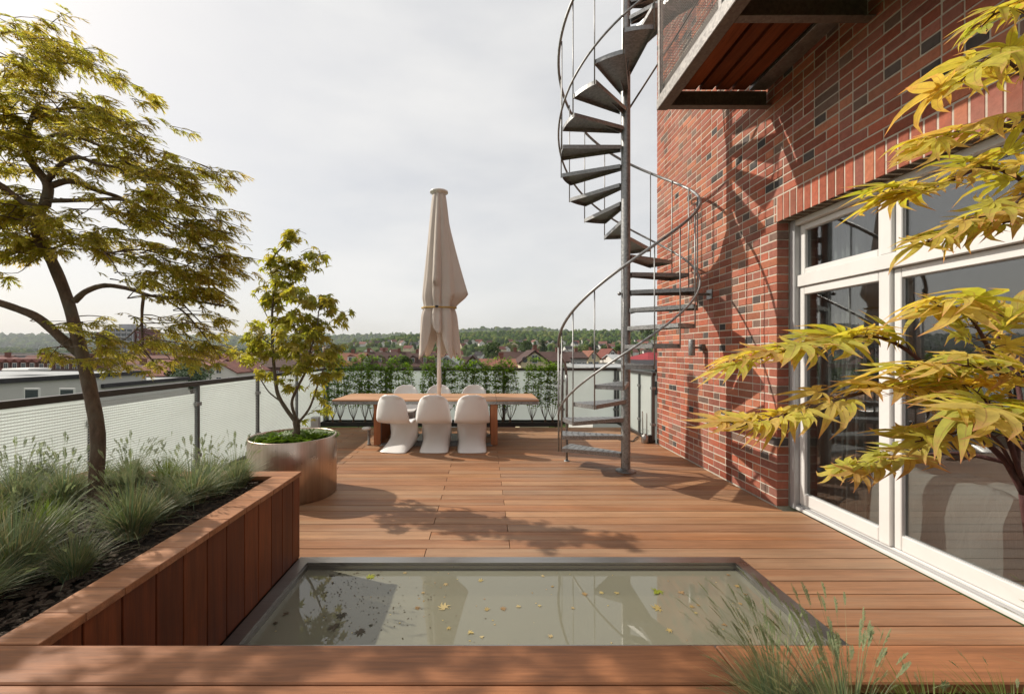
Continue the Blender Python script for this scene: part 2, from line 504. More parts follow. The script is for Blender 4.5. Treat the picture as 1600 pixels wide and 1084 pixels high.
def water_mat():
    m, nt, b, out = newmat('pool_water')
    nt.nodes.remove(b)
    tc = nd(nt, 'ShaderNodeTexCoord')
    n2 = nd(nt, 'ShaderNodeTexNoise', {'Vector': tc.outputs['Object'], 'Scale': 0.9, 'Detail': 2})
    bp = nd(nt, 'ShaderNodeBump', {'Height': n2.outputs['Fac'], 'Strength': 0.02, 'Distance': 0.02})
    t = nd(nt, 'ShaderNodeBsdfTransparent', {'Color': (.66, .65, .57, 1)})
    d = nd(nt, 'ShaderNodeBsdfDiffuse', {'Color': (.27, .265, .195, 1)})       # silt in the water
    a = nd(nt, 'ShaderNodeMixShader', {0: 0.62, 1: t.outputs[0], 2: d.outputs[0]})
    g = nd(nt, 'ShaderNodeBsdfGlossy', {'Color': (1, 1, 1, 1), 'Roughness': 0.015, 'Normal': bp.outputs[0]})
    ms = nd(nt, 'ShaderNodeMixShader', {0: schlick(nt, .075, bp.outputs[0]), 1: a.outputs[0], 2: g.outputs[0]})
    nt.links.new(ms.outputs[0], out.inputs['Surface'])
    return m
M['water'] = water_mat()

def cloth(name, col, trans=0.15):
    m, nt, b, out = newmat(name)
    tc = nd(nt, 'ShaderNodeTexCoord')
    no = nd(nt, 'ShaderNodeTexNoise', {'Vector': tc.outputs['Object'], 'Scale': 3.0, 'Detail': 6, 'Roughness': 0.6})
    we = nd(nt, 'ShaderNodeTexNoise', {'Vector': tc.outputs['Object'], 'Scale': 180.0, 'Detail': 2})
    c = ramp(nt, no.outputs['Fac'], [(0.3, tuple(x * 0.93 for x in col)), (0.7, col)])
    nt.links.new(c, b.inputs['Base Color']); b.inputs['Roughness'].default_value = 0.9
    b.inputs['Specular IOR Level'].default_value = 0.15
    mp = nd(nt, 'ShaderNodeMapping', {'Vector': tc.outputs['Object'], 'Scale': (1, 1, .22)})
    wr = nd(nt, 'ShaderNodeTexNoise', {'Vector': mp.outputs[0], 'Scale': 16.0, 'Detail': 4, 'Roughness': .55, 'Distortion': .8})
    ad = nd(nt, 'ShaderNodeMath', {0: wr.outputs['Fac'], 1: nd(nt, 'ShaderNodeMath', {0: we.outputs['Fac'], 1: .06}, operation='MULTIPLY').outputs[0]}, operation='ADD')
    bump(nt, b, ad.outputs[0], 0.6, 0.02)
    tr = nd(nt, 'ShaderNodeBsdfTranslucent'); nt.links.new(c, tr.inputs['Color'])
    ms = nd(nt, 'ShaderNodeMixShader', {0: trans, 1: b.outputs[0], 2: tr.outputs[0]})
    nt.links.new(ms.outputs[0], out.inputs['Surface'])
    return m
M['canvas'] = cloth('parasol_canvas', (.72,.645,.575), 0.28)
M['sheet'] = cloth('white_cover_cloth', (.52,.50,.47), 0.1)
M['curtain'] = cloth('curtain_cloth', (.42,.42,.40), 0.3)

def brick_mat(name, col, var=0.30):
    m, nt, b, out = newmat(name)
    ge = nd(nt, 'ShaderNodeNewGeometry'); oi = nd(nt, 'ShaderNodeObjectInfo')
    s = nd(nt, 'ShaderNodeMath', {0: ge.outputs['Random Per Island'], 1: oi.outputs['Random']}, operation='ADD')
    s = nd(nt, 'ShaderNodeMath', {0: s.outputs[0]}, operation='FRACT')
    no = nd(nt, 'ShaderNodeTexNoise', {'Vector': ge.outputs['Position'], 'Scale': 26.0, 'Detail': 6, 'Roughness': 0.7})
    st = nd(nt, 'ShaderNodeTexNoise', {'Vector': ge.outputs['Position'], 'Scale': 1.1, 'Detail': 6, 'Roughness': 0.65})
    k = nd(nt, 'ShaderNodeMapRange', {'Value': s.outputs[0], 'To Min': 1 - var, 'To Max': 1 + var})
    k2 = nd(nt, 'ShaderNodeMapRange', {'Value': no.outputs['Fac'], 'From Min': 0.3, 'From Max': 0.7, 'To Min': 0.78, 'To Max': 1.18})
    kk = nd(nt, 'ShaderNodeMath', {0: k.outputs[0], 1: k2.outputs[0]}, operation='MULTIPLY')
    v = nd(nt, 'ShaderNodeVectorMath', {0: col}, operation='SCALE'); nt.links.new(kk.outputs[0], v.inputs['Scale'])
    wf = nd(nt, 'ShaderNodeMapRange', {'Value': st.outputs['Fac'], 'From Min': 0.46, 'From Max': 0.8, 'To Min': 0.0, 'To Max': 0.45})
    mx = nd(nt, 'ShaderNodeMixRGB', {'Fac': wf.outputs[0], 'Color1': v.outputs[0], 'Color2': (.40, .27, .21, 1)})   # lime bloom
    nt.links.new(mx.outputs[0], b.inputs['Base Color'])
    b.inputs['Roughness'].default_value = 0.85
    b.inputs['Specular IOR Level'].default_value = 0.25
    bump(nt, b, no.outputs['Fac'], 0.5, 0.003)
    return m
BRICKS = [brick_mat('brick_red', (.315,.090,.052)), brick_mat('brick_orange', (.375,.132,.072)), brick_mat('brick_rose', (.30,.108,.076)),
          brick_mat('brick_brown', (.165,.105,.082)), brick_mat('brick_fluxed', (.058,.053,.051))]
# ================================================================ SETTING: terrace slab, deck
mb = MB(); mb.box(-3.45, 2.84, -1.2, 8.9, -14.5, -0.30)
tag(mb.build('terrace_slab', M['slab']), 'dark roof slab carrying the terrace under the boards', None, None, 'structure')

deck = thing('deck', 'reddish hardwood terrace deck of long boards', None, kind='structure')
PITCH = 0.15; Y0 = 2.141; GAP = 0.006
board_cache = {}
def plank(name, parent, x0, x1, y0, y1, z0, z1, mat, b=0.003):
    """one board, its origin at its own middle"""
    key = (round(x1 - x0, 3), round(y1 - y0, 3), round(z1 - z0, 3), mat.name, b)
    me = board_cache.get(key)
    if me is None:
        q = MB(); hx, hy, hz = (x1 - x0) / 2, (y1 - y0) / 2, (z1 - z0) / 2
        q.bbox(-hx, hx, -hy, hy, -hz, hz, b)
        me = board_cache[key] = q.mesh(name, mat)
    j = 0.0012
    return obj_from(name, me, parent, ((x0 + x1) / 2, (y0 + y1) / 2, (z0 + z1) / 2 + rnd.uniform(-j, j)), (rnd.uniform(-.0015, .0015), 0, rnd.uniform(-.0004, .0004)))
row = -8
while True:
    ya = Y0 + PITCH * row + GAP / 2; yb = Y0 + PITCH * (row + 1) - GAP / 2
    if yb > 8.32: break
    xr = 2.835 if yb > 4.06 else 2.975
    jx = -0.441 if row % 2 == 0 else 0.20
    cuts = []
    if yb < 2.02: cuts = [(-3.3, xr)]
    elif ya < 3.03:
        cuts = [(1.872, xr)]
    else:
        cuts = [(-3.3, -2.4 + (0.5 if row % 2 else 0)), (-2.4 + (0.5 if row % 2 else 0), jx), (jx, xr)] if yb < 8.3 else [(-3.3, jx), (jx, xr)]
    for a, b_ in cuts:
        plank('deck_board', deck, a + 0.002, b_ - 0.002, ya, yb, -0.025, 0.0, M['deck'])
    row += 1

# ================================================================ water basin
PX0, PX1, PY0, PY1 = -1.340, 1.866, 2.045, 3.036
basin = thing('water_basin', 'long shallow steel rimmed water basin sunk in the deck', 'water basin', (0, 0, 0))
FW = 0.082
def rim(x0, x1, y0, y1):
    q = MB(); q.bbox(x0, x1, y0, y1, -0.03, 0.012, 0.004); return q.build('rim', M['rim'], basin)
def mitre(poly):
    q = MB(); q.prism(poly, 'z', -0.03, 0.012); return q.build('rim', M['rim'], basin)
g = 0.0008
mitre([(PX0, PY1), (PX1, PY1), (PX1 - FW + g, PY1 - FW), (PX0 + FW - g, PY1 - FW)])
mitre([(PX0, PY0), (PX0 + FW - g, PY0 + FW), (PX1 - FW + g, PY0 + FW), (PX1, PY0)])
mitre([(PX0, PY0 + g), (PX0, PY1 - g), (PX0 + FW, PY1 - FW - g), (PX0 + FW, PY0 + FW + g)])
mitre([(PX1, PY0 + g), (PX1 - FW, PY0 + FW + g), (PX1 - FW, PY1 - FW - g), (PX1, PY1 - g)])
q = MB()                                              # bright inner lip under the rim
for (x0, x1, y0, y1) in ((PX0 + FW, PX1 - FW, PY1 - FW - .006, PY1 - FW - .001), (PX0 + FW, PX1 - FW, PY0 + FW + .001, PY0 + FW + .006),
                         (PX0 + FW + .001, PX0 + FW + .006, PY0 + FW, PY1 - FW), (PX1 - FW - .006, PX1 - FW - .001, PY0 + FW, PY1 - FW)):
    q.box(x0, x1, y0, y1, -0.18, -0.004)
q.build('basin_wall', M['rim'], basin)
q = MB(); q.box(PX0 + .02, PX1 - .02, PY0 + .02, PY1 - .02, -0.21, -0.175)
q.build('basin_floor', M['basin'], basin)
q = MB(); q.box(PX0 + FW + .03, PX1 - FW - .05, PY0 + FW + .01, PY0 + FW + .06, -0.175, -0.12); q.box(PX1 - FW - .16, PX1 - FW - .07, PY0 + FW + .07, PY1 - FW - .03, -0.175, -0.10)
q.build('ledge', M['basin'], basin)
q = MB(); q.add([(PX0 + FW + .0065, PY0 + FW + .0065, -.036), (PX1 - FW - .0065, PY0 + FW + .0065, -.036), (PX1 - FW - .0065, PY1 - FW - .0065, -.036), (PX0 + FW + .0065, PY1 - FW - .0065, -.036)], [(0, 1, 2, 3)])
tag(q.build('water', M['water']), 'still murky greenish grey water in the steel basin', None, None, 'structure')

# ================================================================ raised planter round the viewer (U shape)
ZT = 0.632; CT = 0.03
planter = thing('raised_planter', 'raised hardwood planter with dark bark mulch and board cap along the basin', 'planter')
yb = 1.247
cap_y = [1.400, 1.553, 1.713, 1.869, 2.029, 2.182, 2.345, 2.490, 2.640, 2.783, 2.933]
ys = [1.249] + cap_y
for a, b_ in zip(ys[:-1], ys[1:]):
    plank('cap_board', planter, -1.49, -1.338, a + .0015, b_ - .0015, ZT - CT, ZT, M['cap_x'], 0.002)
for (a, b_) in ((-1.95, -1.338), (-2.93, -1.955)):
    plank('cap_board', planter, a + .001, b_ - .001, 2.9345, 3.055, ZT - CT, ZT, M['cap_x'], 0.002)
y = 1.25
while y < 2.9:
    plank('cap_board', planter, -2.93, -2.785, y + .0015, min(y + .153, 2.932) - .0015, ZT - CT, ZT, M['cap_x'], 0.002); y += .153
# cladding facing the basin
def upright(parent, face, a, b_, pos, z0, z1):
    if face == 'x': plank('side_board', parent, pos - .02, pos, a + .0025, b_ - .0025, z0, z1, M['side_z'], 0.0025)
    else: plank('side_board', parent, a + .0025, b_ - .0025, pos - .02, pos, z0, z1, M['side_z'], 0.0025)
sy = ys + [3.046]
for a, b_ in zip(sy[:-1], sy[1:]):
    upright(planter, 'x', a, b_, -1.350, 0.012, ZT - CT - .004)
x = -2.92
while x < -1.38:
    upright(planter, 'y', x, min(x + .153, -1.352), 3.045, 0.003, ZT - CT - .004); x += .153
y = 1.25
while y < 3.0:
    plank('side_board', planter, -2.92, -2.90, y + .0025, min(y + .153, 3.02) - .0025, 0.003, ZT - CT - .004, M['side_z'], .0025); y += .153
q = MB(); q.box(-2.89, -1.375, 1.10, 3.02, 0.0, 0.50)
q.build('planter_core', M['black'], planter)
def soil(name, parent, x0, x1, y0, y1, z, nx, ny, amp):
    X, Y = np.meshgrid(np.linspace(x0, x1, nx), np.linspace(y0, y1, ny))
    Z = z + amp * (nr.rand(ny, nx) - 0.5) + 0.02 * np.sin(X * 5 + 1) * np.cos(Y * 4)
    V = np.stack([X.ravel(), Y.ravel(), Z.ravel()], 1)
    i = (np.arange(ny - 1)[:, None] * nx + np.arange(nx - 1)[None]).ravel()
    F = np.concatenate([np.stack([i, i + 1, i + nx + 1], 1), np.stack([i, i + nx + 1, i + nx], 1)])
    return tag(obj_from(name, tri_mesh(name, V, F, M['soil']), parent), kind='stuff')
soil('mulch', planter, -2.79, -1.486, 0.95, 2.94, 0.575, 90, 130, 0.018)
def chips(parent, x0, x1, y0, y1, z, n, keep=lambda x, y: True):
    q = MB()
    while n:
        x = rnd.uniform(x0, x1); y = rnd.uniform(y0, y1)
        n -= 1
        if not keep(x, y): continue
        m = Matrix.Translation((x, y, z + rnd.uniform(0, .012))) @ Matrix.Rotation(rnd.uniform(0, 6.3), 4, 'Z') @ Matrix.Rotation(rnd.uniform(-.6, .6), 4, 'X')
        l = rnd.uniform(.008, .022); w = rnd.uniform(.003, .008)
        q.box(-l, l, -w, w, -.002, .003, 0, m)
    return tag(q.build('bark_chips', M['chips'], parent), kind='stuff')
chips(planter, -2.78, -1.50, 1.0, 2.92, 0.583, 3600)

# bench top / front planter just before the viewer
bench = thing('planter_bench', 'broad hardwood bench boards closing the front of the planter in the foreground', 'bench')
plank('bench_board', bench, -2.93, 0.688, 1.1015, 1.2455, ZT - CT, ZT, M['bench'], 0.004)
plank('bench_board', bench, 0.692, 2.93, 1.1015, 1.2455, ZT - CT, ZT, M['bench'], 0.004)
for k in range(1, 8):
    plank('bench_board', bench, -1.30 if k > 1 else -1.485, 0.688, 1.1015 - .1485 * k, 1.2455 - .1485 * k, ZT - CT, ZT, M['bench'], 0.004)
plank('bench_board', bench, -2.93, -1.488, 1.1015 - .1485, 1.2455 - .1485, ZT - CT, ZT, M['bench'], .004)
x = -1.345
while x < 2.9:
    upright(bench, 'y', x, min(x + .153, 2.92), 1.236, 0.003, ZT - CT - .004); x += .153
plank('side_board', bench, 0.667, 0.687, 0.02, 1.095, 0.20, ZT - CT - .003, M['side_x'], .003)
q = MB(); q.box(0.69, 2.9, 0.0, 1.20, 0.0, 0.48); q.box(-1.34, 0.665, 0.05, 1.2, 0.0, 0.55)
q.build('planter_core', M['black'], bench)
soil('mulch', bench, 0.69, 2.92, 0.0, 1.105, 0.565, 80, 60, 0.018)
chips(bench, 0.70, 2.2, 0.5, 1.09, 0.573, 900)

# ================================================================ fences of frosted glass
FX = -3.35; ZR = 1.165; FB = 8.73
def zig_mesh(w, h, lw=0.040, sw=0.023, t=0.0032):
    """expanded metal in the local x-z plane, 0..w by 0..h"""
    V = []; F = []
    nrow = int(h / sw); ncol = int(w / lw * 2)
    for r_ in range(nrow):
        z0 = r_ * sw
        for s in (0, 1):
            base = len(V)
            for c in range(ncol + 1):
                x = c * lw / 2
                up = (c % 2) ^ s
                z = z0 + (sw / 2 if up else 0.0)
                V += [(x, -.004 if up else .004, z - t / 2), (x, .0 if up else .004, z + t / 2)]
            for c in range(ncol):
                a = base + 2 * c
                F += [(a, a + 2, a + 3), (a, a + 3, a + 1)]
    return np.array(V), np.array(F)
def fence(name, label, p0, p1, posts, mesh_in=True, gap_bays=(), drop=0.03, ztop=ZR):
    p0 = Vector((p0[0], p0[1], 0)); p1 = Vector((p1[0], p1[1], 0))
    d = p1 - p0; Ln = d.length; ang = math.atan2(d.y, d.x)
    t = thing(name, label, 'fence', p0, ang)
    q = MB(); q.bbox(-.02, Ln + .02, -.028, .028, ztop - .055, ztop, .003); q.build('top_rail', M['rail'], t)
    q = MB(); q.bbox(0, Ln, -.03, .03, 0.0, .05, .003); q.build('bottom_rail', M['rail'], t)
    pm = None
    for s in posts:
        q = MB(); q.bbox(-.02, .02, -.025, .025, .002, ztop - .057, .003)
        if pm is None: pm = q.mesh('fence_post', M['fpost'])
        po = obj_from('post', pm, t, (s, 0, 0))
        for zc in (.30, .90):
            q = MB(); q.bbox(-.042, .042, -.034, .034, zc - .022, zc + .022, .004); q.build('clamp', M['galv'], po)
    gm = {}
    for i, (a, b_) in enumerate(zip(posts[:-1], posts[1:])):
        z1 = ztop - .058 - (0.085 if i in gap_bays else 0.0)
        key = (round(b_ - a, 3), round(z1, 3))
        if key not in gm:
            q = MB(); q.bbox(.028, b_ - a - .028, -.005, .005, .055, z1, .001); gm[key] = q.mesh('glass_panel', M['frost'])
        obj_from('glass_panel', gm[key], t, (a, .012, 0))
        if mesh_in:
            k2 = ('m', round(b_ - a, 3))
            if k2 not in gm:
                V, F = zig_mesh(b_ - a - .05, ztop - .12); gm[k2] = tri_mesh('mesh_infill', V, F, M['meshmetal'])
            tag(obj_from('mesh_infill', gm[k2], t, (a + .025, -.014, .055)), kind='stuff')
    return t
lp = [-0.35, 0.95, 2.25, 3.55, 4.85, 6.14, 7.42, 8.70]
# the left fence runs away from the viewer; its inner side is local -y
f1 = fence('glass_fence', 'frosted glass fence with diamond mesh and dark rail along the left edge', (FX, -0.4), (FX, FB), [p + .4 for p in lp], True, (3,))
f2 = fence('glass_fence', 'frosted glass fence at the far end behind the leafy trough', (FX, FB), (2.80, FB), [.06, 1.29, 2.52, 3.76, 4.99, 6.10], False)
f3 = fence('glass_fence', 'short frosted glass fence between the spiral stair and the brick wall', (2.80, FB), (2.80, 6.87), [.05, .62, 1.24, 1.83], False)
# trough
trough = thing('plant_trough', 'long low black plant trough at the foot of the far fence', 'trough')
q = MB()
q.box(-3.28, 1.55, 8.36, 8.385, 0.002, .085); q.box(-3.28, 1.55, 8.66, 8.685, .002, .085); q.box(-3.305, -3.28, 8.36, 8.685, .002, .085); q.box(1.55, 1.575, 8.36, 8.685, .002, .085)
q.build('trough_wall', M['black'], trough)
q = MB(); q.box(-3.28, 1.55, 8.386, 8.659, .004, .06); tag(q.build('soil', M['soil'], trough), kind='stuff')

# ================================================================ brick building
WX = 2.85; YC = 4.05; YF = 6.86; CH = 0.0838; ZL = 2.767; ZW = 7.6; YN = 0.6
bld = thing('brick_building', 'red brick building with dark fluxed bricks and white terrace doors on the right', 'building')
q = MB()
q.box(WX + .004, WX + .5, YC + .009, YF - .008, -.3, ZL)          # pier beyond the door
q.box(WX + .004, WX + .5, YN, YF - .008, ZL + .006, ZW)            # wall above
q.box(WX + .5, 9.5, 6.2, YF - .008, -.3, ZW); 
q.build('wall', M['mortar'], bld)
q = MB(); q.box(WX, 9.6, -1.2, YF, ZW + .001, ZW + .12); q.build('parapet', M['grey_frame'], bld)
q = MB(); q.box(WX + .008, WX + .4, -1.2, YN - .002, -.3, ZW); q.box(9.3, 9.5, -1.2, 6.19, -.3, ZW); q.box(WX+.41, 9.29, -1.2, -1.0, -.3, ZW)
q.build('rear_wall', BRICKS[0], bld)
# --- bricks
JT = 0.010; BL = 0.24; BH = 0.115
bricks = []          # (y0, y1, z0, kind)
nrow = int(ZW / CH)
for c in range(nrow):
    z0 = c * CH + JT / 2
    if z0 + .074 > ZW: break
    lo = YC if z0 + .03 < ZL else YN
    y = lo; rrow = random.Random(c * 7 + 3)
    first = True
    while y < YF - .03:
        if c % 2 == 0: L_ = BL if rrow.random() < .78 else BH
        else: L_ = BH if rrow.random() < .80 else BL
        if first: L_ = (BL if c % 2 == 0 else BH); first = False
        e = min(y + L_, YF)
        if YF - e < .05: e = YF
        hd = (e - y) < .18
        u = rrow.random()
        if hd: mi = 4 if u < .12 else (3 if u < .26 else (2 if u < .52 else (1 if u < .72 else 0)))
        else: mi = 3 if u < .03 else (2 if u < .28 else (1 if u < .5 else 0))
        # keep clear of the soldier course over the door
        if not (lo == YN and z0 < ZL + .245 and y < YC - .02):
            bricks.append((y, e, z0, mi))
        elif e > YC + .03:
            bricks.append((YC + .012, e, z0, mi))
        y = e + JT
def app(b):
    y0, y1, z0, mi = b
    u0 = 756.5 + 650 * WX / y0; u1 = 756.5 + 650 * WX / y1
    v = 549 - 650 * (z0 + .04 - EYE) / y0
    if not (-5 < v < 1090 and u1 < 1602): return 0
    if y1 > 4.2 and z0 > 3.9 and y0 < 4.2: return 0
    return (u0 - u1) * 650 * .074 / y0
bricks.sort(key=app, reverse=True)
bm_cache = {}
stuff = MB()
for i, (y0, y1, z0, mi) in enumerate(bricks):
    dep = .115 if (abs(y0 - YC) < .02 or abs(y1 - YF) < .02) else .03
    jx = rnd.uniform(-.002, .002)
    if i < 300:
        key = (round(y1 - y0, 3), dep, mi)
        if key not in bm_cache:
            h = (y1 - y0) / 2; qq = MB(); qq.bbox(0, dep, -h, h, -.036, .036, .0035); bm_cache[key] = qq.mesh('brick', BRICKS[mi])
        obj_from('brick', bm_cache[key], bld, (WX + jx, (y0 + y1) / 2, z0 + .036), (rnd.uniform(-.004, .004), 0, 0))
    else:
        stuff.bbox(WX + jx, WX + jx + dep, y0, y1, z0, z0 + .073, .0035, mi)
tag(stuff.build('brickwork', BRICKS, bld), kind='stuff')
# soldier course over the door
y = YC - .002; k = 0
sm = {}
while y > YN + .1:
    mi = rnd.choice((0, 0, 1, 1, 2))
    if mi not in sm:
        qq = MB(); qq.bbox(0, .125, -.0365, .0365, 0, .2415, .0035); sm[mi] = qq.mesh('soldier_brick', BRICKS[mi])
    obj_from('soldier_brick', sm[mi], bld, (WX + rnd.uniform(-.0015, .0015), y - .0375, ZL))
    y -= .0845
q = MB(); q.box(WX + .005, WX + .126, YN, YC + .0, ZL - .0, ZL + .25); q.build('lintel', M['mortar'], bld)

# --- terrace doors (white)
DX = 3.03; DT = 0.07
door = thing('terrace_door', 'tall white framed glazed terrace doors with fanlights in the brick wall', 'door', (0, 0, 0))
YD0 = 0.75
def bar(name, x0, x1, y0, y1, z0, z1, mat='white_paint', b=.004):
    q = MB(); q.bbox(x0, x1, y0, y1, z0, z1, b); return q.build(name, M[mat], door)
bar('outer_frame', WX + .121, DX + .055, 3.985, YC - .001, .003, ZL - .001, 'grey_frame')           # stile beside the reveal
bar('outer_frame', WX + .127, DX + .05, YD0, 3.984, ZL - .055, ZL - .002)                               # head
bar('sill', 2.980, DX + .0, YD0, 3.984, .002, .030)
bar('sill_track', 2.996, DX - .004, YD0, 3.984, .0305, .044, 'grey_frame', .002)
bar('threshold', DX + .001, DX + .09, YD0, 3.984, .002, .056)
bar('transom', DX - .034, DX + .06, YD0, 3.984, 2.125, 2.235)
def sash(y0, y1, z0, z1, sl, sr, sb, st, xf):
    """opening light: y1 is the far end"""
    s = thing('sash', None, None); s.parent = door
    for nm, a in (('stile', (y1 - sl, y1, z0, z1)), ('stile', (y0, y0 + sr, z0, z1)), ('rail', (y0 + sr, y1 - sl, z0, z0 + sb)), ('rail', (y0 + sr, y1 - sl, z1 - st, z1))):
        q = MB(); q.bbox(xf, xf + DT - .01, a[0] + .0005, a[1] - .0005, a[2] + .0005, a[3] - .0005, .005); q.build(nm, M['white_paint'], s)
    q = MB(); q.box(xf + .028, xf + .034, y0 + sr, y1 - sl, z0 + sb, z1 - st); q.build('glass_pane', M['pane'], s)
    q = MB()                                         # dark glazing seal round the pane
    e = .006
    q.box(xf + .020, xf + .027, y0 + sr, y0 + sr + e, z0 + sb, z1 - st); q.box(xf + .020, xf + .027, y1 - sl - e, y1 - sl, z0 + sb, z1 - st)
    q.box(xf + .020, xf + .027, y0 + sr + e, y1 - sl - e, z0 + sb, z0 + sb + e); q.box(xf + .020, xf + .027, y0 + sr + e, y1 - sl - e, z1 - st - e, z1 - st)
    q.build('seal', M['grey_frame'], s)
sash(3.095, 3.983, .058, 2.122, .06, .09, .11, .075, DX - .012)
sash(1.45, 3.088, .058, 2.122, .055, .08, .11, .075, DX + .012)
sash(YD0, 1.443, .058, 2.122, .055, .06, .11, .075, DX - .012)
sash(3.150, 3.983, 2.238, 2.71, .06, .045, .055, .055, DX - .006)
sash(1.45, 3.065, 2.238, 2.71, .05, .08, .055, .055, DX - .002)
sash(YD0, 1.443, 2.238, 2.71, .05, .08, .055, .055, DX - .002)
bar('mullion', DX - .030, DX + .06, 3.066, 3.149, 2.2365, ZL - .056)
# --- room behind the doors
M['room_wall'] = plain('room_plaster', (.42, .40, .38), 0.9, 0, .05)
q = MB(); q.box(DX + .45, 9.2, 3.98, 4.04, .0, 3.1); q.box(8.6, 8.7, -.9, 3.97, 0, 3.1); q.box(3.4, 8.59, -.9, -.8, 0, 3.1)
q.build('interior_wall', M['room_wall'], bld)
q = MB(); q.box(DX + .10, 8.6, -.9, 4.04, -.03, .03); q.build('interior_floor', M['parquet'], bld)
q = MB(); q.box(WX + .42, 8.6, -.9, 4.1, 3.101, 3.15); q.build('interior_ceiling', M['room_wall'], bld)
cu = MB(); n = 60; vs = []
for i in range(n + 1):
    y = 3.30 + .62 * i / n; x = 3.27 + .035 * math.sin(i * .95) + .01 * math.sin(i * .37)
    vs += [(x, y, .05), (x, y, 2.72)]
cu.add(vs, [(2*i, 2*i+2, 2*i+3, 2*i+1) for i in range(n)], 0, True)
c_ = cu.build('curtain', M['curtain']); sol = c_.modifiers.new('thickness', 'SOLIDIFY'); sol.thickness = .004
c_.location = (0.0, .28, 0)
tag(c_, 'pale grey floor length curtain hanging inside behind the left door glass', 'curtain')
# loose covered armchair inside the glass
ar = thing('armchair', 'low armchair under a white cloth seen through the right door glass', 'armchair', (3.72, 3.12, .032))
def blob(w, d, h, n=18, sag=.04, seed=1):
    r_ = random.Random(seed); V = []; F = []
    for i in range(n + 1):
        for j in range(n + 1):
            u = i / n * 2 - 1; v = j / n * 2 - 1
            V.append((u, v))
    return V
q = MB()
seat_prof = [(-.46, 0), (-.45, .30), (-.42, .50), (-.36, .56), (-.28, .50), (-.22, .36), (.0, .34), (.22, .36), (.28, .42), (.36, .44), (.41, .38), (.44, .25), (.46, 0)]
pp = curve_pts([(p[0], 0, p[1]) for p in seat_prof], 4)
vs = []; fs = []; ny = 14
for j in range(ny + 1):
    t = j / ny * 2 - 1
    for i, p in enumerate(pp):
        k = 1 - .12 * abs(t) ** 4
        w = .012 * math.sin(i * .9 + j * 1.7)
        vs.append((p.x * k + w, t * .46 + .01 * math.sin(i * .6), max(0, p.z * k + .05 * (t * t) * (1 if p.z > .3 else 0) + w * (p.z > .05))))
m_ = len(pp)
for j in range(ny):
    for i in range(m_ - 1):
        fs.append((j*m_+i, j*m_+i+1, (j+1)*m_+i+1, (j+1)*m_+i))
q.add(vs, fs, 0, True)
for j in (0, ny):
    b0 = len(q.v); q.add([vs[j*m_+i] for i in range(m_)], [tuple(range(m_))], 0)
q.build('cover', M['sheet'], ar)
q = MB(); q.bbox(-.36, .36, -.36, .36, .002, .26, .02); q.build('seat_base', M['room_wall'], ar)

# ================================================================ wall lamp
wl = thing('wall_lamp', 'small grey cylinder up and down light bracketed to the brick wall', 'wall lamp', (WX, 5.40, 1.56))
q = MB(); q.lathe([(.001, -.105), (.038, -.105), (.040, -.10), (.040, .10), (.038, .105), (.034, .105), (.034, .09), (.001, .09)], 20, (-.155, 0, 0)); q.build('lamp_body', M['galv'], wl)
q = MB(); q.bbox(-.118, -.045, -.012, .012, -.012, .012, .002); q.build('arm', M['galv_dark'], wl)
q = MB(); q.bbox(-.045, -.002, -.04, .04, -.045, .045, .004); q.build('wall_box', M['galv_dark'], wl)

# ================================================================ steel balcony overhead
ZB = 3.94; BX = 1.74
bal = thing('steel_balcony', 'steel balcony with mesh railing and rust brown floor boards fixed high on the brick wall', 'balcony')
def bpart(name, x0, x1, y0, y1, z0, z1, mat='balcony'):
    q = MB(); q.bbox(x0, x1, y0, y1, z0, z1, .003); return q.build(name, M[mat], bal)
bpart('edge_beam', BX, BX + .012, -.6, 4.2, ZB, ZB + .10)
bpart('edge_flange', BX + .0125, BX + .11, -.6, 4.2, ZB + .0, ZB + .012, 'galv_dark')
bpart('edge_web', BX + .05, BX + .06, -.6, 4.2, ZB + .0125, ZB + .252, 'galv_dark')  # web drawn taller so no sun slips in beneath the plate
for yb_ in (4.2, 3.10, 2.0, .9):
    bpart('cross_beam', BX + .112, WX - .004, yb_ - .012, yb_, ZB + .012, ZB + .19, 'galv_dark')
    bpart('beam_flange', BX + .112, WX - .004, yb_ - .085, yb_ - .013, ZB + .001, ZB + .013, 'galv_dark')
for i in range(5):
    a = BX + .09 + i * .165
    for (y0, y1) in ((3.105, 4.18), (2.005, 3.08), (.905, 1.98)):
        plank('floor_board', bal, a, a + .135, y0, y1, ZB + .195, ZB + .235, M['soffit'], .003)
bpart('sun_block_plate', BX + .065, WX - .012, -.6, 4.185, ZB + .24, ZB + .25, 'galv_dark')  # added solid plate over the boards, stops sun streaking through their gaps
bpart('wall_grating', BX + .93, WX - .01, -.6, 4.19, ZB + .195, ZB + .225, 'galv')
for yb_ in (4.18, 3.10, 2.0, .9):
    bpart('rail_post', BX + .004, BX + .044, yb_ - .04, yb_, ZB + .102, ZB + 1.28)
bpart('hand_rail', BX, BX + .05, -.6, 4.2, ZB + 1.282, ZB + 1.33)
bpart('bottom_rail', BX + .006, BX + .042, -.6, 4.135, ZB + .1025, ZB + .125)
V, F = zig_mesh(1.04, 1.12, .046, .028, .0062)
ms = tri_mesh('mesh_panel', V, F, M['meshdark'])
for yb_ in (4.14, 3.06, 1.96):
    tag(obj_from('mesh_panel', ms, bal, (BX + .024, yb_ - 1.04, ZB + .13), (0, 0, R(90))), kind='stuff')
V, F = zig_mesh(1.02, 1.02, .046, .028, .0062)
tag(obj_from('mesh_panel', tri_mesh('mesh_panel', V, F, M['meshdark']), bal, (BX + .06, 4.16, ZB + .24)), kind='stuff')
bpart('end_rail', BX + .06, WX - .004, 4.14, 4.19, ZB + 1.283, ZB + 1.33)

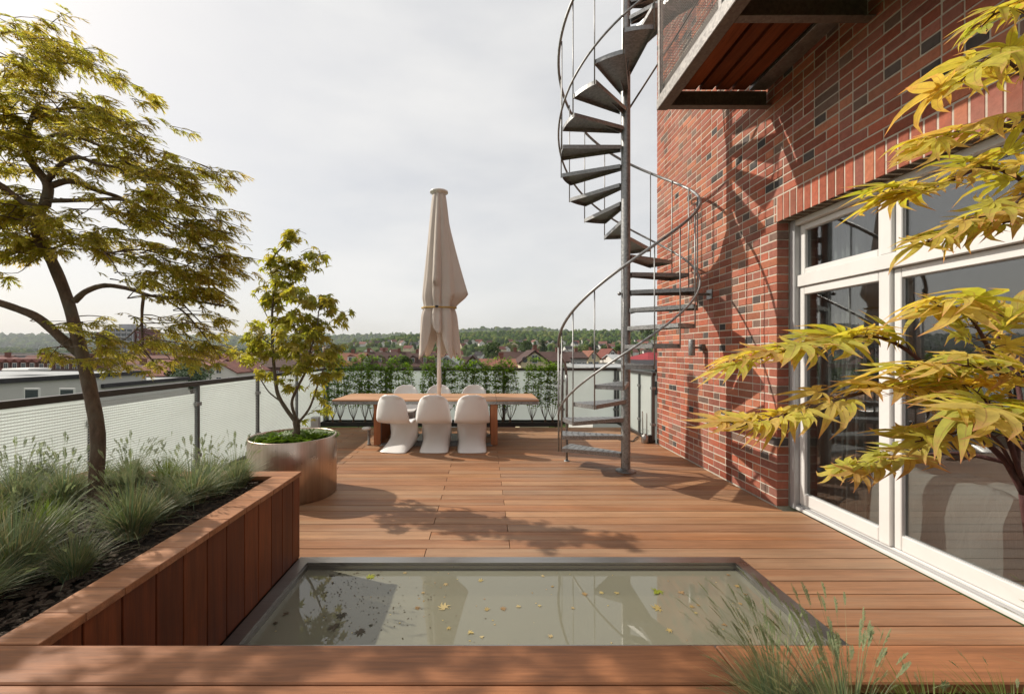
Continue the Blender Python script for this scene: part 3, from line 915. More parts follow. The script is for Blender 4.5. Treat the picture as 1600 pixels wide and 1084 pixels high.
# ================================================================ spiral stair
SX, SY = 1.786, 5.25; SR = 0.80; RISE = 0.2275; STEP = 22.5
def th(k): return 171 + STEP * (k - 2)
def zk(theta): return RISE * (2 + (theta - 171) / STEP)
st = thing('spiral_stair', 'galvanised steel spiral stair winding up beside the brick wall', 'staircase', (SX, SY, 0))
q = MB(); q.lathe([(.057, .012), (.057, 7.2)], 28); q.disc(.057, 7.2); q.build('centre_post', M['galv'], st)
q = MB(); q.lathe([(.12, .001), (.125, .004), (.125, .010), (.09, .018), (.062, .034), (.058, .036)], 32); q.build('base_plate', M['galv'], st)
q = MB(); a0 = R(12.2)
def pol(r, a): return (r * math.cos(a), r * math.sin(a))
arc = [pol(SR, -a0 + 2 * a0 * i / 6) for i in range(7)]
inner = [pol(.0575, a0 * 3), pol(.0575, -a0 * 3)]
q.prism([(.056, -.05)] + arc + [(.056, .05)], 'z', -.006, 0.0)
for s in (-1, 1):
    p = Vector(pol(SR, s * a0)); p0 = Vector((.056, s * .05)); nrm = Vector((-(p - p0).y, (p - p0).x)).normalized() * (-s * .005)
    poly = [tuple(p0), tuple(p), tuple(p + nrm), tuple(p0 + nrm)]
    q.prism(poly, 'z', -.048, -.0062)
for i in range(6):
    p, r2 = arc[i], arc[i + 1]
    q.add([(p[0], p[1], -.048), (r2[0], r2[1], -.048), (r2[0], r2[1], -.006), (p[0], p[1], -.006)], [(0, 1, 2, 3)])
q.prism([(.050, -.012), (.30, -.012), (.30, -.006), (.05, -.15)], 'y', -.004, .004) if False else None
tread_me = q.mesh('tread', M['galv'])
nb = MB()                                             # raised grip pattern of the tread
for i in range(9):
    for j in range(-4, 5):
        r_ = .14 + i * .075; a = a0 * j / 5 * .95
        if abs(r_ * math.sin(a)) > .05 + (r_ - .056) * .19: continue
        m_ = Matrix.Translation((r_ * math.cos(a), r_ * math.sin(a), .0005)) @ Matrix.Rotation(R(45 if (i + j) % 2 else -45), 4, 'Z')
        nb.box(-.014, .014, -.004, .004, 0, .002, 0, m_)
nub_me = nb.mesh('grip_studs', M['galv'])
collar = MB()
web = MB(); web.prism([(.06, -.0065), (.30, -.0065), (.06, -.07)], 'y', -.004, .004)
cm = MB(); cm.v = list(collar.v); cm.f = list(collar.f); cm.m = list(collar.m); cm.sm = list(collar.sm)
cm.add(web.v, web.f, 0)
collar_me = cm.mesh('bracket', M['galv'])
bal_me = MB().tube([(0, 0, -.05), (0, 0, 1.30)], .0075, 8).mesh('baluster', M['galv'])
KMAX = 27
for k in range(1, KMAX):
    a = R(th(k))
    t_ = obj_from('tread', tread_me, st, (0, 0, RISE * k), (0, 0, a))
    tag(obj_from('grip_studs', nub_me, t_), kind='stuff')
    obj_from('bracket', collar_me, t_)
    a = R(th(k) + STEP / 2)
    obj_from('baluster', bal_me, st, ((SR + .012) * math.cos(a), (SR + .012) * math.sin(a), RISE * k), None)
def helix(r_, th0, th1, dz):
    n = int((th1 - th0) / 5)
    return [(r_ * math.cos(R(th0 + (th1 - th0) * i / n)), r_ * math.sin(R(th0 + (th1 - th0) * i / n)), zk(th0 + (th1 - th0) * i / n) + dz) for i in range(n + 1)]
h = helix(.835, 143, th(KMAX) - 10, 1.17)
p = h[0]
h = [(p[0] + .015, p[1] - .01, .0 + 1.18)] + h
q = MB(); q.tube(h, .017, 10); q.build('hand_rail', M['galv'], st)
h2 = helix(.835, 166, th(KMAX) - 10, .23)
q = MB(); q.tube(h2, .013, 8); q.build('lower_rail', M['galv'], st)
q = MB(); q.tube([(p[0] + .016, p[1] - .011, 1.19), (p[0] + .02, p[1] - .015, 1.1), (p[0] + .02, p[1] - .015, .012)], .017, 10); q.lathe([(.04, .001), (.04, .01), (.018, .012)], 16, (p[0] + .02, p[1] - .015, 0)); q.build('newel', M['galv'], st)
a = R(166); q = MB(); q.tube([(.835 * math.cos(a), .835 * math.sin(a), .20), (.835 * math.cos(a), .835 * math.sin(a), zk(166) + 1.17)], .012, 8); q.build('newel', M['galv'], st)
q = MB(); q.box(-.02, WX - SX - .012, -.012, .012, 2.215, 2.245); q.build('wall_tie', M['galv_dark'], st)
q = MB(); q.box(WX - SX - .012, WX - SX - .001, -.06, .06, 2.17, 2.29); q.build('tie_plate', M['galv'], st)
q = MB(); q.lathe([(.001, -.025), (.018, -.018), (.026, 0), (.018, .018), (.001, .025)], 14, (-.085, -.02, 2.235)); q.build('ball_knob', M['galv'], st)
q = MB(); q.tube([(.05, 0, 4.58), (WX - SX - .004, .0, 6.15)], .012, 8); q.build('wall_brace', M['galv_dark'], st)
# ================================================================ table, chairs, parasol
TYf, TYb = 6.59, 7.58
tab = thing('dining_table', 'long hardwood outdoor dining table with grey metal edge', 'table', (-.77, 7.08, 0))
secs = [(-1.64, -.99), (-.985, .965), (.97, 1.64)]
for (x0, x1) in secs:
    n = 7; w = .99 / n
    for i in range(n):
        plank('table_board', tab, x0, x1, -.495 + i * w + .001, -.495 + (i + 1) * w - .001, .722, .745, M['table'], .002)
q = MB()
for (x0, x1, y0, y1) in ((-1.635, 1.635, -.49, -.455), (-1.635, 1.635, .455, .49), (-1.635, -1.60, -.454, .454), (1.60, 1.635, -.454, .454)):
    q.bbox(x0, x1, y0, y1, .67, .7205, .003)
q.build('apron', M['galv'], tab)
for sx in (-1, 1):
    x = -.94 if sx < 0 else .93
    q = MB(); q.bbox(x - .03, x + .03, -.40, .40, .015, .668, .004); lg = q.build('leg', M['table_leg'], tab)
    for yy in (-.402, .402):
        q = MB(); q.bbox(x - .055, x + .055, yy - (.03 if yy < 0 else 0), yy + (0 if yy < 0 else .03), .015, .668, .003); q.build('leg_post', M['table_leg'], lg)
    q = MB(); q.bbox(x + sx * -.032 - .02, x + sx * -.032 + .02, -.39, -.36, .02, .66, .002); q.build('leg_strip', M['galv'], lg)
q = MB()
for yy in (-.42, -.30, .30, .42):
    q.bbox(-.90, .90, yy - .025, yy + .025, .001, .022, .003)
q.build('floor_rail', M['galv'], tab)
q = MB(); q.bbox(-.35, .35, -.30, .30, .001, .06, .006); q.build('parasol_foot', M['galv'], tab)

def chair_mesh():
    prof = [(-.235, .835), (-.238, .76), (-.232, .65), (-.222, .54), (-.195, .455), (-.10, .41), (.04, .415), (.16, .425), (.225, .41), (.25, .355), (.215, .27), (.13, .185), (.02, .115), (-.09, .06), (-.17, .02), (-.195, .003)]
    P = curve_pts([(p[0], 0, p[1]) for p in prof], 4)
    n = len(P); nt_ = 17
    # width along the profile
    wk = [(0, .05), (.012, .10), (.03, .145), (.06, .185), (.10, .212), (.16, .235), (.24, .252), (.33, .255), (.5, .245), (.6, .225), (.75, .205), (.9, .205), (.97, .20), (1.0, .17)]
    def wid(s):
        for (a, x), (b_, y) in zip(wk[:-1], wk[1:]):
            if s <= b_:
                u = (s - a) / (b_ - a); return x + (y - x) * u
        return wk[-1][1]
    V = []; F = []
    for i, p in enumerate(P):
        s = i / (n - 1)
        for j in range(nt_):
            t = j / (nt_ - 1) * 2 - 1
            x = wid(s) * math.sin(t * math.pi / 2) if s < .05 else wid(s) * t
            y, z = p.y if False else p.x, p.z
            e = abs(t) ** 2.4
            if s < .30:  y += .075 * e * min(1, s / .06)                       # back wraps forward
            elif s < .40: y += .075 * e * (1 - (s - .30) / .1); z += .03 * e * ((s - .30) / .1)
            elif s < .56: z += .03 * e
            elif s < .64: z += .03 * e * (1 - (s - .56) / .08); y += .0
            if s > .60:                                                        # skirts run down and forward
                k = min(1, (s - .60) / .12) * abs(t) ** 5
                z = z * (1 - .55 * k); y += .09 * k * (1 - .6 * max(0, (s - .8) / .2))
            V.append((x, y, max(.003, z)))
    for i in range(n - 1):
        for j in range(nt_ - 1):
            a = i * nt_ + j
            F.append((a, a + 1, a + nt_ + 1, a + nt_))
    q = MB(); q.add(V, F, 0, True)
    return q.mesh('chair_shell', M['white_plastic'])
ch_me = chair_mesh()
def chair(x, y, rz, label):
    c = obj_from('chair', ch_me, None, (x, y, .001), (0, 0, rz), 1.04)
    m1 = c.modifiers.new('thickness', 'SOLIDIFY'); m1.thickness = .014; m1.offset = 0
    return tag(c, label, 'chair', 'white moulded chairs at the table')
near = [(-1.335, 6.36, -13, 'white moulded chair turned slightly aside, nearest the left table leg in the front row'),
        (-.755, 6.36, 0, 'white moulded chair in the middle of the front row, before the parasol pole'),
        (-.185, 6.36, 2, 'white moulded chair at the right end of the front row')]
for x, y, a, l in near: chair(x, y, R(a), l)
far = [(-1.475, 7.72, 182, 'white moulded chair at the left end of the row behind the table'),
       (-.86, 7.72, 179, 'white moulded chair behind the table, partly hidden by the parasol pole'),
       (-.19, 7.72, 180, 'white moulded chair at the right end of the row behind the table')]
for x, y, a, l in far: chair(x, y, R(a), l)

par = thing('parasol', 'tall closed cream parasol tied with a strap above the table', 'parasol', (-.768, 7.08, 0))
q = MB(); q.tube([(0, 0, .06), (0, 0, 4.2)], .034, 16); q.build('pole', M['white_plastic'], par)
q = MB(); q.lathe([(.001, 4.245), (.13, 4.24), (.155, 4.225), (.155, 4.205), (.12, 4.195), (.10, 4.16), (.001, 4.16)], 28); q.build('top_cap', M['white_plastic'], par)
nth = 144; nz = 46; V = []; F = []
ZTc = 4.18
fr = [rnd.uniform(.75, 1.25) for _ in range(8)]
for i in range(nz + 1):
    s = i / nz
    for k in range(nth):
        a = 2 * math.pi * k / nth
        fold = abs(math.cos(4 * a + .25)) ** 1.1
        fi = int(((a + .5 / 8) / (2 * math.pi) * 8 + .5)) % 8
        dc = math.atan2(math.sin(a - R(262)), math.cos(a - R(262)))
        hem = 1.40 + .26 * (1 - fold) * fr[fi] + .42 * math.exp(-(dc / .42) ** 2) + .12 * (fr[fi] - 1)
        z = ZTc + (hem - ZTc) * s
        g_ = (ZTc - z) / (ZTc - 1.5)
        Rr = .105 + .245 * g_ ** .85
        tie = math.exp(-((z - 2.27) / .10) ** 2) * .035
        amp = .12 + .26 * g_
        r_ = (Rr - tie) * (1 - amp * (1 - fold) * (.8 + .4 * (fr[fi] - 1)))
        r_ *= 1 + .06 * math.sin(5 * a + 7 * g_ + 1.3) * g_ + .03 * math.sin(11 * a + 5 * g_) + .022 * math.sin(19 * a - 6 * g_ + 2) * g_
        da = math.atan2(math.sin(a + .12), math.cos(a + .12))
        if 2.22 < z < 3.7:
            u = (3.7 - z) / (3.7 - 2.46) if z > 2.46 else (z - 2.22) / .24
            r_ += .23 * u ** 1.2 * math.exp(-(da / .42) ** 2)
        da = math.atan2(math.sin(a - R(265)), math.cos(a - R(265)))
        if 2.62 < z < 4.0:
            r_ += .075 * ((4.0 - z) / 1.38) * math.exp(-(da / .20) ** 2)
        V.append((r_ * math.cos(a), r_ * math.sin(a), z))
for i in range(nz):
    for k in range(nth):
        a = i * nth + k; b_ = i * nth + (k + 1) % nth
        F.append((a, b_, b_ + nth, a + nth))
q = MB(); q.add(V, F, 0, True); cn = q.build('canopy', M['canvas'], par)
sd = cn.modifiers.new('thickness', 'SOLIDIFY'); sd.thickness = .006
M['strap'] = plain('yellow_strap', (.38, .24, .06), .8)
V = []; n = 48
for k in range(n):
    a = 2 * math.pi * k / n; r_ = .288 + .012 * math.cos(8 * a + .5)
    V += [(r_ * math.cos(a), r_ * math.sin(a), 2.235 + .012 * math.sin(a)), (r_ * math.cos(a), r_ * math.sin(a), 2.262 + .012 * math.sin(a))]
q = MB(); q.add(V, [(2*k, 2*((k+1) % n), 2*((k+1) % n)+1, 2*k+1) for k in range(n)], 0, True); sp = q.build('strap', M['strap'], par)
sd = sp.modifiers.new('thickness', 'SOLIDIFY'); sd.thickness = .004; sd.offset = 1
q = MB(); q.bbox(-.03, .02, -.312, -.288, 2.225, 2.262, .004); q.build('buckle', M['black'], par)
q = MB(); q.tube([(0.036, -.02, 1.25), (.05, -.035, 1.1), (.045, -.03, .95), (.036, -.02, .9)], .005, 6); q.build('crank_cord', M['galv'], par)

# ================================================================ steel pot
pot = thing('steel_pot', 'big round brushed steel pot with soil and low green plants', 'plant pot', (-2.04, 4.45, 0))
q = MB(); q.lathe([(.41, .002), (.430, .003), (.437, .012), (.437, .612), (.433, .618), (.424, .618), (.420, .612), (.420, .50)], 72)
q.build('pot_shell', M['pot'], pot)
V = []; F = []; n = 40
q = MB(); q.disc(.419, .565, 40); tag(q.build('soil', M['soil'], pot), kind='stuff')
q = MB()
for i in range(400):
    a = rnd.uniform(0, 6.3); r_ = .41 * math.sqrt(rnd.random())
    m_ = Matrix.Translation((r_ * math.cos(a), r_ * math.sin(a), .57)) @ Matrix.Rotation(rnd.uniform(0, 6.3), 4, 'Z') @ Matrix.Rotation(rnd.uniform(-.6, .6), 4, 'X')
    q.box(-.014, .014, -.006, .006, -.004, .006, 0, m_)
tag(q.build('bark_chips', M['chips'], pot), kind='stuff')

# ================================================================ small things by the walls
lan = thing('oil_lamp', 'little metal oil lamp with two thin rods standing by the brick corner', 'lamp', (2.66, 6.88, 0))
q = MB(); q.lathe([(.001, .001), (.055, .001), (.058, .01), (.058, .12), (.05, .13), (.03, .135), (.03, .15), (.001, .15)], 20); q.build('canister', M['rim'], lan)
M['lampglass'] = clear_glass('thin_glass', (.93, .95, .95), .06)
q = MB(); q.lathe([(.03, .15), (.06, .19), (.055, .22), (.03, .235)], 16); q.build('glass_bulb', M['lampglass'], lan)
for dx in (-.035, .03):
    q = MB(); q.tube([(dx, 0, .13), (dx * 1.1, .01, .52 if dx < 0 else .49)], .008, 8); q.build('rod', M['galv_dark'], lan)
q = MB(); q.bbox(.065, .11, -.03, .03, .001, .13, .004); q.build('side_tank', M['black'], lan)
cb = MB().tube(curve_pts([(2.72, 7.35, .012), (2.60, 7.15, .02), (2.50, 6.98, .012), (2.42, 6.95, .02)]), .009, 8).build('cable', M['black'])
tag(cb, 'short black cable end lying on the deck by the glass fence post', 'cable')
gb = thing('grey_box', 'small light grey box standing by the fence behind the steel pot', 'box', (-3.13, 7.75, 0))
q = MB(); q.bbox(-.09, .07, -.05, .05, .001, .30, .02); q.build('box_body', M['grey_frame'], gb)
q = MB(); q.bbox(-.08, .06, -.056, -.051, .06, .26, .004); q.build('box_cover', plain('box_cover_paint', (.5, .49, .48), .5), gb)
tl = thing('garden_tap', 'small white deck tap with a round head beside the left table leg', 'tap', (-1.86, 6.72, 0))
q = MB(); q.lathe([(.001, .002), (.03, .002), (.03, .02), (.022, .03), (.022, .22), (.03, .24), (.001, .25)], 16); q.build('stem', M['galv'], tl)
q = MB(); q.lathe([(.001, .25), (.06, .255), (.075, .275), (.06, .295), (.001, .30)], 20, (-.03, -.03, 0)); q.build('head', M['white_plastic'], tl)
# ================================================================ leaves and trees
def palmate(n=7, wid=.17, droop=.25, fold=.35, nseg=3, seed=0, spread=125, back=.45, curl=.0, teeth=False):
    """palm shaped maple leaf, joined at its stalk end; +Y is the middle lobe; uv.x runs to the tip, uv.y to the margin"""
    r_ = random.Random(seed)
    V = [(0, 0, 0)]; U = [(0, 0)]; F = []
    for k in range(n):
        u = (k / (n - 1)) * 2 - 1
        a = R(u * spread + r_.uniform(-5, 5))
        Ln = (1 - (1 - back) * abs(u) ** 1.5) * r_.uniform(.88, 1.08)
        w0 = wid * Ln * r_.uniform(.85, 1.15)
        dr = droop * r_.uniform(.6, 1.5); cu = curl * r_.uniform(-.5, 1.5)
        prev = None
        for i in range(1, nseg + 1):
            t = i / (nseg + .0)
            if i < nseg:
                w = w0 * (math.sin(math.pi * min(1, (t * .9 + .12))) ** .8)
                tt = t * .92
            else:
                w = 0; tt = 1.0
            ang = a + cu * tt * tt
            cx, cy = math.sin(ang) * Ln * tt, math.cos(ang) * Ln * tt
            z = -dr * Ln * tt * tt
            px_, py_ = math.cos(ang), -math.sin(ang)
            b = len(V)
            if i < nseg:
                V += [(cx - px_ * w, cy - py_ * w, z + fold * w), (cx, cy, z), (cx + px_ * w, cy + py_ * w, z + fold * w)]
                U += [(tt, .55), (tt, 0), (tt, .55)]
                if prev is None: F += [(0, b + 1, b), (0, b + 2, b + 1)]
                else: F += [(prev, prev + 1, b + 1), (prev, b + 1, b), (prev + 1, prev + 2, b + 2), (prev + 1, b + 2, b + 1)]
                prev = b
            else:
                V.append((cx, cy, z)); U.append((1, .6))
                F += [(prev, prev + 1, b), (prev + 1, prev + 2, b)]
    return np.array(V, float), np.array(F), np.array(U, float)

def dissected(seed=0, n=7, droop=.35):
    """finely cut weeping maple leaf: thin lobes with side teeth"""
    r_ = random.Random(seed)
    V = [(0, 0, 0)]; U = [(0, 0)]; F = []
    for k in range(n):
        u = (k / (n - 1)) * 2 - 1
        a = R(u * 82 + r_.uniform(-7, 7)); Ln = (1 - .42 * abs(u) ** 1.4) * r_.uniform(.85, 1.15)
        dr = droop * r_.uniform(.5, 1.6); cu = r_.uniform(-.35, .35)
        prev = 0; w = .017
        for i in range(1, 5):
            t = i / 4; an = a + cu * t
            c = (math.sin(an) * Ln * t, math.cos(an) * Ln * t, -dr * Ln * t * t)
            b = len(V)
            if i < 4:
                pn = (math.cos(an), -math.sin(an))
                V += [(c[0] - pn[0] * w, c[1] - pn[1] * w, c[2]), (c[0] + pn[0] * w, c[1] + pn[1] * w, c[2])]; U += [(t, 0), (t, 0)]
                if prev == 0: F.append((0, b + 1, b))
                else: F += [(prev, prev + 1, b + 1), (prev, b + 1, b)]
                tl_ = Ln * .24 * (1.15 - .5 * t)
                for sgn in (-1, 1):
                    ta = an + sgn * .55
                    V.append((c[0] + math.sin(ta) * tl_ + sgn * pn[0] * w, c[1] + math.cos(ta) * tl_ + sgn * pn[1] * w, c[2] - .02)); U.append((min(1, t + .3), .3))
                    j = len(V) - 1
                    q_ = b if sgn < 0 else b + 1
                    pq = (prev if sgn < 0 else prev + 1) if prev else 0
                    F.append((pq, q_, j) if sgn > 0 else (q_, pq, j))
                prev = b
            else:
                V.append(c); U.append((1, .4)); F.append((prev, prev + 1, b))
    return np.array(V, float), np.array(F), np.array(U, float)

def put_leaves(root, items, temps, mat, n_obj=300, name='leaf', mass='foliage', jitter_scale=True):
    """items: (pos, dir, normal, size). The largest seen are objects, the rest one mesh."""
    base = Vector(root.location)
    L_ = []
    for (p, d, n_, s) in items:
        dist = max(.2, p[1])
        L_.append((s / dist if in_view(p) else s / dist * .01, p, d, n_, s))
    L_.sort(key=lambda q: -q[0])
    mes = [tri_mesh(name, t[0], t[1], mat, t[2], True) for t in temps]
    for (_, p, d, n_, s) in L_[:n_obj]:
        o = obj_from(name, rnd.choice(mes), root)
        o.matrix_local = frame_mat(Vector(p) - base, d, n_, s)
    rest = L_[n_obj:]
    if rest:
        V, F, U = join_many(temps, [(rnd.randrange(len(temps)), frame_mat(Vector(p) - base, d, n_, s)) for (_, p, d, n_, s) in rest])
        tag(obj_from(mass, tri_mesh(mass, V, F, mat, U, True), root), kind='stuff')

def bark(name, lo, hi, sc=14):
    m, nt, b, out = newmat(name)
    tc = nd(nt, 'ShaderNodeTexCoord')
    mp = nd(nt, 'ShaderNodeMapping', {'Vector': tc.outputs['Object'], 'Scale': (1, 1, .35)})
    no = nd(nt, 'ShaderNodeTexNoise', {'Vector': mp.outputs[0], 'Scale': sc * 2.2, 'Detail': 7, 'Roughness': .72})
    n2 = nd(nt, 'ShaderNodeTexNoise', {'Vector': tc.outputs['Object'], 'Scale': sc * .45, 'Detail': 4})
    c = ramp(nt, no.outputs['Fac'], [(0.3, lo), (0.72, hi)])
    f = nd(nt, 'ShaderNodeMapRange', {'Value': n2.outputs['Fac'], 'From Min': .5, 'From Max': .72, 'To Min': 0, 'To Max': .55})
    mx = nd(nt, 'ShaderNodeMixRGB', {'Fac': f.outputs[0], 'Color1': c, 'Color2': (.15, .135, .095, 1)})
    nt.links.new(mx.outputs[0], b.inputs['Base Color']); b.inputs['Roughness'].default_value = .85
    bump(nt, b, no.outputs['Fac'], .7, .01)
    return m
M['bark'] = bark('maple_bark', (.055, .034, .021), (.17, .108, .068))
M['bark_red'] = bark('young_maple_bark', (.045, .014, .014), (.12, .045, .04), 30)
M['bark_pale'] = bark('pot_maple_bark', (.07, .052, .036), (.17, .13, .09), 20)
M['lf_lace'] = foliage_mat('lace_maple_leaf', [(.48, .47, .085), (.40, .42, .085), (.56, .53, .11), (.47, .37, .10), (.54, .51, .10), (.38, .41, .085)], (.50, .35, .12), .70)
M['lf_pot'] = foliage_mat('pot_maple_leaf', [(.33, .33, .065), (.26, .28, .055), (.42, .40, .08), (.36, .29, .07), (.30, .31, .06)], (.34, .28, .07), .55)
M['lf_near'] = foliage_mat('golden_maple_leaf', [(.56, .49, .09), (.43, .43, .085), (.62, .53, .12), (.57, .43, .13), (.38, .41, .08), (.60, .51, .12), (.54, .37, .13)], (.60, .25, .16), .52, .65, .12)

# ---------------------------------------------------------------- lace leaved maple in the planter (left)
LT = Vector((-2.37, 2.57, .56))
lace = thing('lace_maple_tree', 'weeping lace leaved maple tree with a crooked trunk in the raised planter on the left', 'tree', LT)
def local(pts, base): return [Vector(p) - base for p in pts]
q = MB()
ALLP = []
def limb(pp, r0, r1, n=10, base=LT, mbx=None, sm=5):
    P_ = curve_pts([at(*p) for p in pp], sm)
    k = len(P_) - 1
    rr = [r0 + (r1 - r0) * (i / k) + rnd.uniform(-.04, .04) * r0 for i in range(k + 1)]
    (mbx or q).tube(local(P_, base), rr, n)
    ALLP.extend(P_)
    return P_
limb([(150, 800, 2.57), (150, 760, 2.57), (153, 680, 2.57), (141, 610, 2.56), (131, 565, 2.55), (122, 530, 2.54), (106, 470, 2.54), (82, 410, 2.53), (60, 372, 2.52), (58, 345, 2.5), (70, 318, 2.5)], .041, .024, 14)
q.lathe([(.07, -.02), (.053, .03), (.042, .10)], 14, (0, 0, 0))
limb([(124, 552, 2.55), (98, 530, 2.5), (60, 497, 2.45), (20, 480, 2.4), (-50, 455, 2.35), (-140, 400, 2.3), (-220, 330, 2.3)], .029, .012, 12)
limb([(70, 322, 2.5), (75, 290, 2.5), (55, 262, 2.5), (40, 235, 2.5), (45, 200, 2.52), (60, 160, 2.55)], .028, .010)
limb([(66, 325, 2.5), (40, 318, 2.45), (5, 292, 2.4), (-40, 260, 2.35), (-100, 230, 2.3)], .020, .007)
limb([(72, 285, 2.5), (95, 258, 2.45), (120, 246, 2.4), (150, 255, 2.35), (185, 262, 2.3)], .017, .006)
limb([(74, 292, 2.5), (110, 283, 2.55), (150, 297, 2.6), (190, 310, 2.65), (230, 330, 2.7), (270, 365, 2.75)], .019, .006)
limb([(80, 314, 2.5), (130, 313, 2.5), (190, 312, 2.45), (225, 330, 2.4), (260, 345, 2.4), (320, 390, 2.4)], .013, .004)
limb([(62, 380, 2.52), (40, 375, 2.5), (0, 365, 2.45), (-40, 372, 2.4)], .010, .004)
limb([(70, 395, 2.53), (110, 380, 2.5), (160, 395, 2.45), (220, 390, 2.4), (270, 405, 2.35)], .009, .003)
limb([(117, 470, 2.54), (135, 455, 2.52), (165, 446, 2.5), (205, 452, 2.48), (235, 462, 2.45), (290, 468, 2.4), (350, 478, 2.35)], .019, .005)
limb([(225, 459, 2.46), (222, 485, 2.44), (222, 520, 2.42), (225, 545, 2.4), (240, 565, 2.38)], .009, .004)
limb([(255, 465, 2.44), (290, 490, 2.4), (320, 525, 2.36), (345, 560, 2.32)], .006, .002)
limb([(280, 468, 2.4), (300, 490, 2.36), (330, 520, 2.32)], .005, .002)
limb([(222, 520, 2.42), (250, 530, 2.4), (270, 545, 2.38)], .004, .002)
limb([(222, 505, 2.42), (195, 530, 2.42), (160, 545, 2.43)], .004, .002)
limb([(45, 235, 2.5), (90, 210, 2.45), (150, 225, 2.4), (210, 262, 2.35), (260, 300, 2.3), (310, 345, 2.28)], .012, .004)
limb([(50, 190, 2.52), (95, 170, 2.5), (160, 175, 2.45), (230, 215, 2.42)], .010, .004)
limb([(48, 200, 2.52), (20, 180, 2.5), (-30, 170, 2.5)], .010, .004)
SKEL = []
lace_items = []
TOP = at(60, 330, 2.5)
lt_temps = [dissected(s, 7, .35) for s in range(6)]
LSK = list(ALLP)
def pad(cx, cy, Y, rx, ry, rz, ntw, per, size, down=.35, fan=1.0):
    """a layer of twigs with leaves, hung within an ellipsoid"""
    c = at(cx, cy, Y); ex = rx * Y / 650; ez = ry * Y / 650
    for _ in range(ntw):
        while True:
            u = Vector((rnd.uniform(-1, 1), rnd.uniform(-1, 1), rnd.uniform(-1, 1)))
            if u.length < 1: break
        tip = c + Vector((u.x * ex, u.y * rz, u.z * ez))
        out = Vector((tip.x - TOP.x, (tip.y - TOP.y), 0))
        if out.length < .05: out = Vector((1, 0, 0))
        out = out.normalized()
        out = (out + Vector((rnd.uniform(-.5, .5), rnd.uniform(-.5, .5), 0)) * fan).normalized()
        ln = rnd.uniform(.16, .38)
        st_ = tip - out * ln + Vector((0, 0, ln * rnd.uniform(.0, .30)))
        md = (st_ + tip) / 2 + Vector((0, 0, ln * .06))
        P_ = curve_pts([st_, md, tip], 3)
        nb_ = min(LSK, key=lambda s_: (s_ - st_).length_squared + .3 * max(0, (s_ - st_).dot(out)) )
        LSK.extend(P_[::3])
        mm = nb_.lerp(st_, .5) + Vector((0, 0, .05 * (nb_ - st_).length))
        W_ = curve_pts([nb_, mm, st_, md, tip] if (nb_ - st_).length > .06 else [nb_, md, tip], 3)
        if (nb_ - st_).length > .5 or abs(nb_.z - st_.z) > .8 * (nb_ - st_).length: W_ = curve_pts([st_.lerp(md, .8), md, tip], 3)
        q.tube(local(W_, LT), [.0036 - .0027 * i_ / (len(W_) - 1) for i_ in range(len(W_))], 4, 0, False)
        for j in range(per):
            t = rnd.uniform(.15, 1.0)
            i = min(len(P_) - 2, int(t * (len(P_) - 1)))
            p = P_[i].lerp(P_[i + 1], t * (len(P_) - 1) - i) + Vector((rnd.uniform(-.025, .025), rnd.uniform(-.025, .025), rnd.uniform(-.025, .012)))
            d = (out + Vector((rnd.uniform(-.7, .7), rnd.uniform(-.7, .7), -down + rnd.uniform(-.35, .35)))).normalized()
            n_ = Vector((rnd.uniform(-.35, .35), rnd.uniform(-.35, .35), 1))
            lace_items.append((p, d, n_, size * rnd.uniform(.85, 1.5)))
pad(120, 185, 2.5, 165, 90, .75, 62, 9, .064)
pad(-60, 190, 2.4, 160, 90, .75, 42, 8, .066)
pad(150, 95, 2.55, 80, 34, .4, 22, 8, .064)
pad(20, 140, 2.4, 100, 50, .5, 18, 8, .068)
pad(250, 265, 2.4, 100, 70, .55, 42, 8, .064)
pad(310, 340, 2.35, 70, 70, .42, 34, 8, .066)
pad(330, 468, 2.38, 40, 14, .2, 9, 7, .06)
pad(345, 415, 2.35, 52, 62, .35, 32, 8, .064)
pad(362, 268, 2.4, 34, 10, .15, 6, 6, .055)
pad(375, 380, 2.35, 26, 60, .25, 10, 7, .06)
pad(190, 345, 2.35, 110, 40, .4, 16, 7, .062)
pad(60, 350, 2.3, 90, 35, .5, 9, 7, .062)
pad(-60, 340, 2.3, 90, 60, .5, 20, 8, .065)
pad(165, 385, 2.4, 100, 22, .35, 17, 7, .060)
pad(290, 440, 2.35, 75, 26, .35, 14, 7, .060)
pad(180, 525, 2.42, 45, 25, .2, 7, 6, .056)
pad(195, 560, 2.4, 70, 26, .25, 13, 8, .056)
pad(290, 530, 2.35, 55, 40, .25, 14, 6, .056)
pad(330, 500, 2.32, 40, 45, .25, 10, 6, .056)
pad(330, 560, 2.3, 45, 20, .2, 10, 7, .052)
pad(-150, 330, 2.2, 120, 120, .6, 60, 9, .07)
q.build('trunk', M['bark'], lace)
put_leaves(lace, lace_items, lt_temps, M['lf_lace'], 300)

